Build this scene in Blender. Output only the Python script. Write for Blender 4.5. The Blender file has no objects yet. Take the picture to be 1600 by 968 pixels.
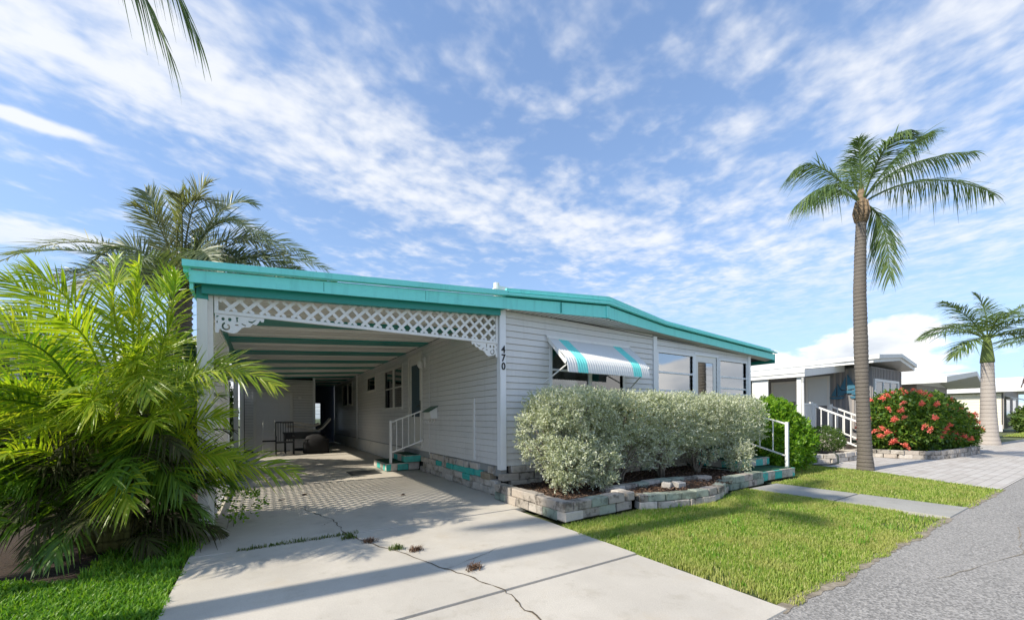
import bpy, bmesh, math, random
import numpy as np
from mathutils import Vector, Matrix
R = math.radians
rnd = random.Random(47)
rng = np.random.default_rng(470)
sc = bpy.context.scene
col = sc.collection

# ------------------------------------------------------------------ camera, sky, sun, exposure
cam_d = bpy.data.cameras.new('camera')
cam = bpy.data.objects.new('camera', cam_d); col.objects.link(cam)
cam_d.sensor_width = 36; cam_d.lens = 13.95; cam_d.shift_y = 0.1044
cam_d.clip_start = 0.05; cam_d.clip_end = 2000
cam.matrix_world = Matrix.Translation((-3.17, -5.33, 1.24)) @ Matrix.Rotation(R(-32.2), 4, 'Z') @ Matrix.Rotation(R(90), 4, 'X') @ Matrix.Rotation(R(-0.3), 4, 'Z')
sc.camera = cam
sc.view_settings.view_transform = 'Standard'; sc.view_settings.look = 'None'
sc.view_settings.exposure = 1.08; sc.view_settings.gamma = 1
SUN_TRAVEL = Vector((1, -0.07, -0.80)).normalized()
sun_d = bpy.data.lights.new('sun', 'SUN'); sun = bpy.data.objects.new('sun', sun_d); col.objects.link(sun)
sun_d.energy = 2.8; sun_d.angle = R(0.9); sun_d.color = (1.0, 0.92, 0.78)
sun.rotation_euler = SUN_TRAVEL.to_track_quat('-Z', 'Y').to_euler(); sun.location = (-12, 1, 14)

world = bpy.data.worlds.new('World'); sc.world = world; world.use_nodes = True
wt = world.node_tree; wt.nodes.clear()
class NT:
    def __init__(s, t): s.t = t
    def n(s, kind, **kw):
        nd = s.t.nodes.new(kind)
        for k, v in kw.items():
            if k.startswith('i_'):
                k = k[2:]; k = int(k) if k.isdigit() else k.replace('_', ' ')
                s.set(nd.inputs[k], v)
            else: setattr(nd, k, v)
        return nd
    def set(s, sock, v):
        if isinstance(v, bpy.types.NodeSocket): s.t.links.new(v, sock)
        elif isinstance(v, bpy.types.Node): s.t.links.new(v.outputs[0], sock)
        else: sock.default_value = v
    def math(s, op, a, b=0.0, c=None, clamp=False):
        nd = s.t.nodes.new('ShaderNodeMath'); nd.operation = op; nd.use_clamp = clamp
        s.set(nd.inputs[0], a); s.set(nd.inputs[1], b)
        if c is not None: s.set(nd.inputs[2], c)
        return nd.outputs[0]
    def ramp(s, v, a, b, smooth=True):
        nd = s.t.nodes.new('ShaderNodeMapRange'); nd.interpolation_type = 'SMOOTHSTEP' if smooth else 'LINEAR'
        s.set(nd.inputs['Value'], v); nd.inputs['From Min'].default_value = a; nd.inputs['From Max'].default_value = b
        return nd.outputs[0]
    def mix(s, f, a, b, mode='MIX'):
        nd = s.t.nodes.new('ShaderNodeMix'); nd.data_type = 'RGBA'; nd.blend_type = mode
        s.set(nd.inputs[0], f)
        for i, v in ((6, a), (7, b)):
            if isinstance(v, tuple) and len(v) == 3: v = v + (1,)
            s.set(nd.inputs[i], v)
        return nd.outputs[2]
    def noise(s, vec, scale, detail=4, rough=.55, dist=0):
        nd = s.n('ShaderNodeTexNoise', i_Scale=scale, i_Detail=detail, i_Roughness=rough, i_Distortion=dist)
        if vec is not None: s.set(nd.inputs['Vector'], vec)
        return nd.outputs['Fac']
W = NT(wt)
tc = W.n('ShaderNodeTexCoord')
sky = W.n('ShaderNodeTexSky', sky_type='NISHITA', sun_disc=False, sun_elevation=math.asin(-SUN_TRAVEL.z),
          sun_rotation=math.atan2(-SUN_TRAVEL.x, -SUN_TRAVEL.y), air_density=1.0, dust_density=0.3, ozone_density=1.6)
# rotate the view direction so that x' points right and y' ahead along the street front of the houses
rot = W.n('ShaderNodeVectorRotate', rotation_type='Z_AXIS', i_Vector=tc.outputs['Generated'], i_Angle=R(32.2))
sp = W.n('ShaderNodeSeparateXYZ', i_0=rot)
dx, dy, dz = sp.outputs
zz = W.math('MAXIMUM', dz, 0.03)
px_ = W.math('DIVIDE', dx, zz); py_ = W.math('DIVIDE', dy, zz)
pl = W.n('ShaderNodeCombineXYZ', i_0=px_, i_1=py_, i_2=0.0)
# high thin mottled cloud: streaks run away to the right; puffs are finer noise stretched along the streaks
st = W.n('ShaderNodeMapping', vector_type='TEXTURE'); W.set(st.inputs[0], pl)
st.inputs['Rotation'].default_value = (0, 0, R(42)); st.inputs['Scale'].default_value = (1.05, 1.0, 1)
warp = W.n('ShaderNodeTexNoise', i_Vector=st, i_Scale=1.6, i_Detail=3)
wv = W.n('ShaderNodeVectorMath', operation='MULTIPLY_ADD', i_0=warp.outputs['Color'], i_1=(.16, .16, 0), i_2=st)
big = W.noise(wv, 1.1, 3, .5)
mid = W.noise(wv, 5.6, 4, .5)
fine = W.noise(wv, 17.0, 3, .5)
# the broad bank that crosses the sky from upper left towards the middle distance (a line in the cloud plane)
ln = W.math('ADD', W.math('MULTIPLY', px_, -0.654), W.math('ADD', W.math('MULTIPLY', py_, 0.757), -1.52))
bank = W.math('SUBTRACT', 1.0, W.ramp(W.math('ABSOLUTE', ln), 0.05, 0.55))
bank = W.math('MULTIPLY', bank, W.math('SUBTRACT', 1.0, W.ramp(py_, 1.7, 2.7)))
bank2 = W.ramp(W.math('ADD', px_, W.math('MULTIPLY', py_, 0.12)), 0.15, 1.6)
def puff(cx, cy, rx, ry, ang):      # a soft elongated cloud lying in the cloud plane
    ca, sa = math.cos(R(ang)), math.sin(R(ang))
    ux, uy = W.math('SUBTRACT', px_, cx), W.math('SUBTRACT', py_, cy)
    a = W.math('DIVIDE', W.math('ADD', W.math('MULTIPLY', ux, ca), W.math('MULTIPLY', uy, sa)), rx)
    b = W.math('DIVIDE', W.math('SUBTRACT', W.math('MULTIPLY', uy, ca), W.math('MULTIPLY', ux, sa)), ry)
    d = W.math('SQRT', W.math('ADD', W.math('MULTIPLY', a, a), W.math('MULTIPLY', b, b)))
    return W.math('SUBTRACT', 1.0, W.ramp(d, 0.25, 1.0))
pf = W.math('MAXIMUM', puff(-2.75, 2.05, .85, .34, 30), puff(-1.62, 1.32, .26, .075, 40))
cov = W.math('ADD', W.math('ADD', W.math('MULTIPLY', bank, 0.24), W.math('MULTIPLY', pf, 0.34)), W.math('MULTIPLY', bank2, 0.12))
den = W.math('ADD', W.math('MULTIPLY', big, 0.40), W.math('ADD', W.math('MULTIPLY', mid, 0.62), W.math('MULTIPLY', fine, 0.26)))
den = W.math('ADD', den, cov)
hi = W.math('MULTIPLY', W.math('MULTIPLY', W.ramp(den, 0.60, 0.98), W.ramp(dz, 0.10, 0.34)), 0.86)
# low cumulus heaps along the horizon
cv = W.n('ShaderNodeVectorMath', operation='MULTIPLY', i_0=rot, i_1=(1, 1, 2.1))
cn = W.noise(cv, 3.4, 6, .52)
cn2 = W.noise(cv, 1.3, 2, .5)
el_f = W.math('SUBTRACT', 1.0, W.ramp(dz, 0.03, 0.34))
cu = W.math('ADD', W.math('MULTIPLY', cn, 0.7), W.math('ADD', W.math('MULTIPLY', cn2, 0.38), W.math('MULTIPLY', el_f, 0.26)))
cu = W.math('MULTIPLY', W.ramp(cu, 0.75, 0.785), W.ramp(el_f, 0.0, 0.25))
cu_sh = W.ramp(W.noise(W.n('ShaderNodeVectorMath', operation='ADD', i_0=cv, i_1=(0.02, 0, 0.07)), 3.4, 6, .52), 0.42, 0.66)
cu_col = W.mix(cu_sh, (4.6, 4.55, 4.5), (2.4, 2.65, 3.0))
ss = W.n('ShaderNodeSeparateColor', i_0=sky.outputs[0])
sh = [W.math('DIVIDE', W.math('MULTIPLY', c, g), W.math('ADD', 1.0, W.math('MULTIPLY', c, k))) for c, g, k in zip(ss.outputs, (1.27, 1.29, 1.38), (.38, .26, .18))]
skyb = W.n('ShaderNodeCombineColor', i_0=sh[0], i_1=sh[1], i_2=sh[2]).outputs[0]
c1 = W.mix(hi, skyb, (3.45, 3.5, 3.6))
c2 = W.mix(cu, c1, cu_col)
bg = W.n('ShaderNodeBackground', i_Color=c2, i_Strength=0.14)
wo = W.n('ShaderNodeOutputWorld', i_Surface=bg)

# ------------------------------------------------------------------ materials
MATS = {}
def newmat(name):
    m = bpy.data.materials.new(name); m.use_nodes = True
    t = NT(m.node_tree); p = m.node_tree.nodes['Principled BSDF']; MATS[name] = m
    return m, t, p
def coords(t, kind='Object'): return t.n('ShaderNodeTexCoord').outputs[kind]
def bump(t, p, h, strength=.3, dist=.01):
    b = t.n('ShaderNodeBump', i_Strength=strength, i_Distance=dist, i_Height=h); t.set(p.inputs['Normal'], b)
def geo_pos(t): return t.n('ShaderNodeNewGeometry').outputs['Position']
def paint(name, c, rough=.45, var=.06, dirt=.12, dirtc=(.25, .23, .2), scale=3.0, spec=.4, b=.0, objvar=0.0, streak=0.0):
    m, t, p = newmat(name); pos = geo_pos(t)
    n1 = t.noise(pos, scale, 5, .6); n2 = t.noise(pos, scale * 9, 4, .65)
    cc = t.mix(n2, tuple(v * (1 - var) for v in c), tuple(min(1, v * (1 + var)) for v in c))
    cc = t.mix(t.math('MULTIPLY', t.ramp(n1, .5, .78), dirt), cc, dirtc)
    if streak:
        sv = t.n('ShaderNodeVectorMath', operation='MULTIPLY', i_0=pos, i_1=(14, 14, 1.3))
        cc = t.mix(t.math('MULTIPLY', t.ramp(t.noise(sv, 1.0, 4, .6), .48, .8), streak), cc, dirtc)
    if objvar:
        oi = t.n('ShaderNodeObjectInfo').outputs['Random']
        cc = t.mix(t.math('MULTIPLY', oi, objvar), cc, (c[0]*.45, c[1]*.45, c[2]*.43))
    t.set(p.inputs['Base Color'], cc); p.inputs['Roughness'].default_value = rough
    p.inputs['Specular IOR Level'].default_value = spec
    if b: bump(t, p, n2, b, .004)
    return m
paint('siding', (.71, .705, .69), .42, .035, .13, (.36, .35, .33), 1.3, objvar=.10, streak=.16)
paint('siding_trim', (.78, .80, .82), .4, .03, .1)
paint('white', (.76, .76, .74), .4, .03, .14, (.45, .43, .38), 2.0, streak=.14)
paint('white_old', (.72, .71, .66), .55, .06, .3, (.35, .33, .28), 4.0)
paint('ceiling_white', (.80, .79, .74), .3, .03, .12, (.4, .38, .33), 1.2)
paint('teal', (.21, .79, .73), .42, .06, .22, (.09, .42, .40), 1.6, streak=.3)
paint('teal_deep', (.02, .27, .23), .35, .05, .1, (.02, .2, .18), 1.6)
paint('soffit', (.56, .55, .53), .5, .03, .1)
paint('black', (.015, .015, .016), .45, .2, .0)
paint('dark_metal', (.02, .021, .023), .4, .2, .2, (.06, .05, .04), 8)
paint('cushion_dark', (.014, .014, .016), .85, .2, 0)
paint('cushion_pale', (.42, .40, .36), .85, .1, .1)
paint('mailbox_green', (.03, .13, .09), .35, .05, .1)
paint('carpet', (.012, .07, .035), .95, .35, .2, (.03, .03, .02), 30)
paint('mat_grey', (.09, .09, .085), .95, .3, .3, (.16, .15, .13), 20)
paint('blue_metal', (.05, .16, .24), .4, .1, .1)
paint('wood_dark', (.09, .055, .035), .8, .3, .2)
paint('roof_top', (.70, .70, .68), .6, .05, .2)
paint('neighbour_grey', (.24, .235, .24), .6, .05, .1, objvar=.1)
paint('neighbour_tan', (.34, .31, .29), .6, .05, .1)
paint('cream', (.70, .66, .54), .55, .03, .1)
paint('curtain', (.72, .76, .78), .8, .05, .05)
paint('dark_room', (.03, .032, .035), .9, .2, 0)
paint('passage_shade', (.06, .075, .12), .6, .1, .1)  # blue-black of the dim passage: its shade is put into the colour
paint('door_blue', (.035, .075, .10), .35, .1, .05)
paint('gap_shade', (.30, .31, .31), .7)  # darker than the boards, so course gaps show painted shadow lines
paint('hose', (.02, .03, .02), .4, .1, 0)
paint('dead_leaf', (.13, .075, .045), .85, .4, .3, (.25, .17, .1), 20)

def block_mat(name, c, c2, stain, stain_amt):
    m, t, p = newmat(name); pos = geo_pos(t)
    oi = t.n('ShaderNodeObjectInfo').outputs['Random']
    n1 = t.noise(pos, 7, 6, .65); n2 = t.noise(pos, 60, 5, .7); n3 = t.noise(pos, 18, 4, .6)
    cc = t.mix(oi, c, c2)
    cc = t.mix(t.math('MULTIPLY', t.ramp(n3, .38, .7), .35), cc, tuple(v * .62 for v in c))
    st_ = t.math('MULTIPLY', t.ramp(t.math('ADD', n1, t.math('MULTIPLY', oi, .16)), .56, .74), stain_amt)
    cc = t.mix(st_, cc, stain)
    t.set(p.inputs['Base Color'], cc); p.inputs['Roughness'].default_value = .92
    p.inputs['Specular IOR Level'].default_value = .2
    bump(t, p, t.math('ADD', t.math('MULTIPLY', n3, .8), n2), .7, .012)
    return m
block_mat('block', (.46, .40, .34), (.36, .33, .29), (.07, .062, .052), .8)
block_mat('block_green', (.36, .39, .32), (.27, .33, .27), (.09, .095, .075), .65)
block_mat('block_white', (.58, .53, .47), (.47, .43, .38), (.17, .15, .12), .6)
block_mat('block_teal', (.06, .46, .40), (.12, .52, .45), (.10, .25, .22), .4)
block_mat('block_tan', (.33, .27, .19), (.38, .31, .22), (.12, .1, .08), .4)

def concrete(name, c, joint=False):
    m, t, p = newmat(name); pos = geo_pos(t)
    n1 = t.noise(pos, .8, 6, .6); n2 = t.noise(pos, 4.5, 6, .65); n3 = t.noise(pos, 90, 4, .7)
    cc = t.mix(t.ramp(n1, .3, .7), tuple(v * .86 for v in c), tuple(v * 1.08 for v in c))
    cc = t.mix(t.math('MULTIPLY', t.ramp(t.noise(pos, 1.7, 7, .7), .52, .72), .30), cc, tuple(v * q for v, q in zip(c, (.86, .76, .60))))
    cc = t.mix(t.math('MULTIPLY', t.ramp(n2, .52, .74), .45), cc, tuple(v * q for v, q in zip(c, (.66, .64, .58))))
    vr = t.n('ShaderNodeTexVoronoi', i_Vector=pos, i_Scale=16.0).outputs['Distance']
    pit = t.math('MULTIPLY', t.math('SUBTRACT', 1.0, t.ramp(vr, .03, .13)), t.ramp(n2, .45, .62))
    cc = t.mix(t.math('MULTIPLY', pit, .4), cc, tuple(v * .42 for v in c))
    cc = t.mix(t.math('MULTIPLY', t.ramp(n3, .35, .75), .26), cc, tuple(v * .58 for v in c))
    t.set(p.inputs['Base Color'], cc); p.inputs['Roughness'].default_value = .88
    p.inputs['Specular IOR Level'].default_value = .25
    bump(t, p, t.math('ADD', n3, t.math('MULTIPLY', n2, 1.5)), .35, .006)
concrete('concrete', (.56, .515, .445))
concrete('path_concrete', (.37, .36, .33))
def asphalt():
    m, t, p = newmat('asphalt'); pos = geo_pos(t)
    v = t.n('ShaderNodeTexVoronoi', i_Vector=pos, i_Scale=85.0)
    n1 = t.noise(pos, .6, 5, .6); n2 = t.noise(pos, 30, 4, .7)
    g = t.n('ShaderNodeSeparateColor', i_0=v.outputs['Color']).outputs[0]
    cc = t.mix(t.ramp(g, .1, .95, False), (.17, .162, .15), (.44, .415, .385))
    cc = t.mix(t.math('MULTIPLY', t.ramp(n2, .4, .75), .5), cc, (.18, .172, .16))
    cc = t.mix(t.math('MULTIPLY', t.ramp(n1, .42, .7), .28), cc, (.35, .33, .305))
    sv = t.n('ShaderNodeVectorMath', operation='MULTIPLY', i_0=pos, i_1=(.18, 1.6, 1))
    cc = t.mix(t.math('MULTIPLY', t.ramp(t.noise(sv, 1.0, 5, .6), .5, .75), .4), cc, (.16, .152, .142))
    cc = t.mix(t.math('MULTIPLY', t.ramp(t.noise(pos, 2.6, 6, .7), .58, .75), .35), cc, (.40, .37, .33))
    t.set(p.inputs['Base Color'], cc); p.inputs['Roughness'].default_value = .9
    bump(t, p, t.math('ADD', v.outputs['Distance'], n2), .5, .008)
asphalt()
def pavers():
    m, t, p = newmat('pavers'); pos = geo_pos(t)
    b = t.n('ShaderNodeTexBrick', i_Vector=pos, i_Scale=1.0, i_Mortar_Size=.006, i_Brick_Width=.30, i_Row_Height=.15)
    b.inputs['Color1'].default_value = (.42, .38, .34, 1); b.inputs['Color2'].default_value = (.52, .49, .45, 1); b.inputs['Mortar'].default_value = (.24, .22, .2, 1)
    n = t.noise(pos, 1.2, 5, .6)
    cc = t.mix(t.math('MULTIPLY', t.ramp(n, .4, .7), .3), b.outputs['Color'], (.6, .56, .52))
    t.set(p.inputs['Base Color'], cc); p.inputs['Roughness'].default_value = .85
    bump(t, p, b.outputs['Fac'], -.4, .01)
pavers()
def soil(name, c1, c2, scale=14):
    m, t, p = newmat(name); pos = geo_pos(t)
    n = t.noise(pos, scale, 6, .7); n2 = t.noise(pos, 1.1, 4, .6)
    cc = t.mix(t.ramp(n, .3, .72), c1, c2); cc = t.mix(t.math('MULTIPLY', t.ramp(n2, .45, .7), .4), cc, tuple(v*.7 for v in c2))
    t.set(p.inputs['Base Color'], cc); p.inputs['Roughness'].default_value = .95
    bump(t, p, n, .6, .02)
soil('lawn_soil', (.035, .05, .015), (.075, .095, .03))
soil('earth', (.06, .045, .03), (.15, .12, .08))
soil('sand', (.17, .14, .10), (.36, .31, .24))
soil('mulch_soil', (.025, .017, .012), (.075, .045, .03), 40)
soil('far_ground', (.07, .10, .03), (.13, .14, .06), 3)

def leaf(name, cols, rough=.5, trans=.25, spec=.35, patch=None, patch_scale=1.5):
    """leaf colour varies per leaf (random per island) and in broad natural patches"""
    m, t, p = newmat(name)
    g = t.n('ShaderNodeNewGeometry')
    cr = t.n('ShaderNodeValToRGB', i_0=g.outputs['Random Per Island'])
    e = cr.color_ramp.elements
    e[0].color = cols[0] + (1,); e[-1].color = cols[-1] + (1,)
    for i, c in enumerate(cols[1:-1]):
        x = e.new((i + 1) / (len(cols) - 1)); x.color = c + (1,)
    cc = cr.outputs[0]
    if patch:
        cc = t.mix(t.math('MULTIPLY', t.ramp(t.noise(g.outputs['Position'], patch_scale, 3), .45, .65), .6), cc, patch)
    t.set(p.inputs['Base Color'], cc); p.inputs['Roughness'].default_value = rough
    p.inputs['Specular IOR Level'].default_value = spec
    tr = t.n('ShaderNodeBsdfTranslucent', i_Color=t.mix(1.0, cc, (1.25, 1.3, .55), 'MULTIPLY'))
    mx = t.n('ShaderNodeMixShader', i_0=trans, i_1=p.outputs[0], i_2=tr)
    out = [n for n in m.node_tree.nodes if n.type == 'OUTPUT_MATERIAL'][0]
    t.set(out.inputs['Surface'], mx)
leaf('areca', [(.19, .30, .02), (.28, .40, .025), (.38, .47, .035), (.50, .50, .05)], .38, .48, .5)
leaf('areca_shaded', [(.07, .16, .018), (.11, .22, .022), (.18, .30, .028)], .4, .42, .5)  # darker copy of areca for low and inner fronds, shade in the colour
leaf('areca_dry', [(.03, .03, .012), (.06, .06, .02), (.045, .065, .016), (.11, .095, .045)], .7, .15, .2)  # dry fronds, darkened to stand for the shade inside the clump
leaf('date', [(.09, .13, .06), (.13, .175, .08), (.18, .215, .10)], .42, .32, .5)
leaf('date_pale', [(.16, .19, .09), (.23, .24, .13), (.19, .21, .08)], .45, .35, .5)
leaf('coco', [(.08, .14, .05), (.12, .19, .065), (.18, .25, .075)], .42, .36, .5)
leaf('royal', [(.08, .14, .04), (.12, .19, .05), (.18, .23, .06)], .42, .28, .4)
leaf('dead_frond', [(.30, .13, .07), (.38, .18, .10), (.26, .10, .06)], .7, .2)
leaf('silver', [(.36, .40, .29), (.52, .55, .44), (.66, .68, .58), (.48, .53, .36), (.76, .77, .69)], .5, .3, .35, (.50, .54, .38), 2.2)
leaf('lime', [(.09, .22, .02), (.15, .32, .025), (.23, .41, .035), (.32, .48, .05)], .42, .45, .4)
leaf('ixora_leaf', [(.05, .12, .02), (.085, .18, .028), (.15, .26, .035), (.24, .33, .045)], .38, .35, .4)
leaf('box_leaf', [(.06, .12, .025), (.10, .17, .035), (.15, .22, .045)], .45, .3)
leaf('dark_leaf', [(.018, .045, .012), (.03, .07, .016), (.05, .10, .02)], .45, .2)
leaf('petal_red', [(.80, .15, .10), (.88, .26, .18), (.84, .20, .19), (.88, .34, .20)], .5, .3, .2)
leaf('petal_white', [(.8, .8, .78), (.75, .76, .7)], .5, .25, .2)
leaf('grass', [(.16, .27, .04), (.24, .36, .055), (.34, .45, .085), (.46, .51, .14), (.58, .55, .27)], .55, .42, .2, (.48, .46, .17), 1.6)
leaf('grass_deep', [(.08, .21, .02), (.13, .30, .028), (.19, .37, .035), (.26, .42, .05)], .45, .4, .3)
leaf('weed', [(.06, .11, .02), (.10, .15, .03), (.15, .16, .05)], .5, .25)
leaf('chips', [(.035, .02, .014), (.08, .045, .028), (.14, .085, .055), (.22, .15, .11)], .85, .0, .2)

def bark(name, c1, c2, ring, ring_amt=.5):
    m, t, p = newmat(name); pos = geo_pos(t)
    s = t.n('ShaderNodeSeparateXYZ', i_0=pos).outputs
    nz = t.noise(pos, 5, 5, .6)
    w = t.math('SINE', t.math('MULTIPLY', t.math('ADD', s[2], t.math('MULTIPLY', nz, .05)), 6.283 / ring))
    w = t.ramp(w, .3, 1.0)
    n3 = t.noise(pos, 26, 5, .7)
    cc = t.mix(n3, c1, c2); cc = t.mix(t.math('MULTIPLY', w, ring_amt), cc, tuple(v * .5 for v in c1))
    t.set(p.inputs['Base Color'], cc); p.inputs['Roughness'].default_value = .9
    bump(t, p, t.math('SUBTRACT', n3, w), .5, .02)
bark('bark', (.105, .09, .075), (.20, .175, .15), .085)
bark('bark_pale', (.34, .30, .27), (.46, .42, .38), .16, .35)
bark('bark_dark', (.07, .055, .04), (.14, .11, .08), .06)
bark('crownshaft', (.16, .22, .06), (.20, .26, .08), .9, .1)
bark('sheath', (.15, .105, .065), (.30, .22, .14), .11, .4)
bark('stem_wood', (.16, .13, .10), (.27, .23, .18), .3, .2)
bark('cane', (.16, .16, .05), (.26, .24, .08), .09, .4)

def glass(name, tint=(.75, .82, .84), rough=.02, refl=.55):
    m, t, p = newmat(name)
    nt = m.node_tree; nt.nodes.remove(p)
    gl = t.n('ShaderNodeBsdfGlossy', i_Color=(1, 1, 1, 1), i_Roughness=rough)
    tr = t.n('ShaderNodeBsdfTransparent', i_Color=tint + (1,))
    fr = t.n('ShaderNodeFresnel', i_IOR=1.5)
    f = t.math('ADD', t.math('MULTIPLY', fr, refl * 1.8), refl * refl * .42, clamp=True)
    mx = t.n('ShaderNodeMixShader', i_0=f, i_1=tr, i_2=gl)
    out = [n for n in nt.nodes if n.type == 'OUTPUT_MATERIAL'][0]; t.set(out.inputs['Surface'], mx)
glass('glass', (.85, .9, .92)); glass('glass_film', (.8, .86, .88), .03, .9); glass('glass_dark', (.45, .5, .5)); glass('glass_frost', (.9, .93, .93), .3, .4)

# ------------------------------------------------------------------ builders
class MB:
    def __init__(s): s.v = []; s.f = []
    def add(s, vs, fs):
        o = len(s.v); s.v += [tuple(v) for v in vs]; s.f += [tuple(i + o for i in f) for f in fs]; return s
    def hexa(s, p):      # 4 bottom + 4 top points, both counter-clockwise seen from above
        return s.add(p, [(3, 2, 1, 0), (4, 5, 6, 7), (0, 1, 5, 4), (1, 2, 6, 5), (2, 3, 7, 6), (3, 0, 4, 7)])
    def box(s, x0, x1, y0, y1, z0, z1):
        return s.hexa([(x0, y0, z0), (x1, y0, z0), (x1, y1, z0), (x0, y1, z0), (x0, y0, z1), (x1, y0, z1), (x1, y1, z1), (x0, y1, z1)])
    def tube(s, pts, rad, n=8, cap=True):
        pts = [Vector(p) for p in pts]
        if not hasattr(rad, '__len__'): rad = [rad] * len(pts)
        o = len(s.v); ref = None
        for i, p in enumerate(pts):
            t = (pts[min(i + 1, len(pts) - 1)] - pts[max(i - 1, 0)]).normalized()
            if ref is None: ref = Vector((0, 0, 1)) if abs(t.z) < .9 else Vector((1, 0, 0))
            a = t.cross(ref).normalized(); b = a.cross(t).normalized(); ref = b
            for k in range(n):
                th = 2 * math.pi * k / n
                s.v.append(tuple(p + (a * math.cos(th) + b * math.sin(th)) * rad[i]))
        for i in range(len(pts) - 1):
            for k in range(n):
                k2 = (k + 1) % n
                s.f.append((o + i * n + k, o + i * n + k2, o + (i + 1) * n + k2, o + (i + 1) * n + k))
        if cap:
            s.f.append(tuple(o + k for k in range(n))[::-1]); s.f.append(tuple(o + (len(pts) - 1) * n + k for k in range(n)))
        return s
    def bar(s, a, b, w, h):      # rectangular bar between two points
        a, b = Vector(a), Vector(b); t = (b - a).normalized()
        ref = Vector((0, 0, 1)) if abs(t.z) < .95 else Vector((0, 1, 0))
        x = t.cross(ref).normalized() * w / 2; y = x.cross(t).normalized() * h / 2
        return s.hexa([a - x - y, a + x - y, a + x + y, a - x + y, b - x - y, b + x - y, b + x + y, b - x + y])
    def mesh(s, name): return mk_mesh(name, s.v, s.f)
    def build(s, name, m, parent=None, smooth=False): return obj(name, s.mesh(name), m, parent, smooth)
def mk_mesh(name, v, f):
    me = bpy.data.meshes.new(name)
    me.from_pydata([tuple(p) for p in v], [], f); me.validate(); me.update(); return me
def np_mesh(name, v, quads):
    """fast mesh from an (n,3) array and an (m,4) or (m,3) index array"""
    me = bpy.data.meshes.new(name); k = quads.shape[1]
    me.vertices.add(len(v)); me.vertices.foreach_set('co', np.ascontiguousarray(v, np.float32).ravel())
    me.loops.add(quads.size); me.loops.foreach_set('vertex_index', np.ascontiguousarray(quads, np.int32).ravel())
    me.polygons.add(len(quads)); me.polygons.foreach_set('loop_start', np.arange(0, quads.size, k, dtype=np.int32))
    me.update(calc_edges=True); return me
def attach(o, parent):
    if parent is not None:
        o.parent = parent
        if parent.parent is None: o.matrix_parent_inverse = Matrix.Translation(-Vector(parent.location))
        else: o.matrix_parent_inverse = Matrix.Translation(-(Vector(parent.location)))
def obj(name, me, m, parent=None, smooth=False, center=True):
    """one mesh object whose origin is its own middle; mesh given in world coordinates"""
    n = len(me.vertices)
    co = np.empty(n * 3, np.float32); me.vertices.foreach_get('co', co); co = co.reshape(-1, 3)
    c = (co.min(0) + co.max(0)) / 2 if center else np.zeros(3)
    if center:
        c[2] = co[:, 2].min()
        me.vertices.foreach_set('co', (co - c).astype(np.float32).ravel())
    if smooth: me.polygons.foreach_set('use_smooth', [True] * len(me.polygons))
    if m: me.materials.append(MATS[m])
    o = bpy.data.objects.new(name, me); col.objects.link(o); o.location = [float(q) for q in c]
    attach(o, parent); return o
def inst(name, me, loc, m=None, parent=None, rot=(0, 0, 0), scale=(1, 1, 1)):
    """another object that shares mesh data; the material sits on the object"""
    o = bpy.data.objects.new(name, me); col.objects.link(o)
    o.location = loc; o.rotation_euler = rot; o.scale = scale
    if m:
        if not me.materials: me.materials.append(MATS[m])
        o.material_slots[0].link = 'OBJECT'; o.material_slots[0].material = MATS[m]
    attach(o, parent); return o
def tag(o, label, cat, group=None, kind=None):
    o['label'] = label; o['category'] = cat
    if group: o['group'] = group
    if kind: o['kind'] = kind
    return o
def thing(name, label, cat, loc, group=None):
    o = bpy.data.objects.new(name, None); col.objects.link(o); o.location = loc; o.empty_display_size = .2
    return tag(o, label, cat, group)
def struct(o, label=None):
    o['kind'] = 'structure'
    if label: o['label'] = label
    return o
def grid_cells(u0, u1, v0, v1, holes):
    us = sorted({u0, u1, *[min(max(h[0], u0), u1) for h in holes], *[min(max(h[1], u0), u1) for h in holes]})
    vs = sorted({v0, v1, *[min(max(h[2], v0), v1) for h in holes], *[min(max(h[3], v0), v1) for h in holes]})
    for a, b in zip(us, us[1:]):
        for c, d in zip(vs, vs[1:]):
            mu, mv = (a + b) / 2, (c + d) / 2
            if not any(h[0] < mu < h[1] and h[2] < mv < h[3] for h in holes): yield a, b, c, d
def spans(u0, u1, cuts):
    out = [(u0, u1)]
    for a, b in cuts:
        nx = []
        for p, q in out:
            if b <= p or a >= q: nx.append((p, q)); continue
            if a > p: nx.append((p, a))
            if b < q: nx.append((b, q))
        out = nx
    return [s for s in out if s[1] - s[0] > .02]
def course_boards(axis, plane, sign, u0, u1, z0, z1, holes, parent, m='siding', h=.1016, topline=None):
    """clapboard courses, each board a wedge that is proud at its lower edge. axis 'x': wall runs along x at y=plane"""
    z = z0
    while z < z1 - .02:
        zt = min(z + h, z1)
        cuts = [(a, b) for a, b, c, d in holes if d > z + .03 and c < zt - .03]
        for a, b in spans(u0, u1, cuts):
            mb = MB()
            pr, pt = plane + sign * .022, plane + sign * .006
            if axis == 'x':
                ya, yb, yc = (pr, plane, pt)
                P = [(a, ya, z), (b, ya, z), (b, yb, z), (a, yb, z), (a, yc, zt - .006), (b, yc, zt - .006), (b, yb, zt - .006), (a, yb, zt - .006)]
            else:
                xa, xb, xc = (pr, plane, pt)
                P = [(xa, b, z), (xa, a, z), (xb, a, z), (xb, b, z), (xc, b, zt - .006), (xc, a, zt - .006), (xb, a, zt - .006), (xb, b, zt - .006)]
            if sign > 0: P = [P[i] for i in (1, 0, 3, 2, 5, 4, 7, 6)]
            mb.hexa(P).build('siding_board', m, parent)
        z += h
def wall_x(y0, y1, x0, x1, z0, z1, holes, name, m, parent):
    mb = MB()
    for a, b, c, d in grid_cells(x0, x1, z0, z1, holes): mb.box(a, b, y0, y1, c, d)
    return mb.build(name, m, parent)
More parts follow.
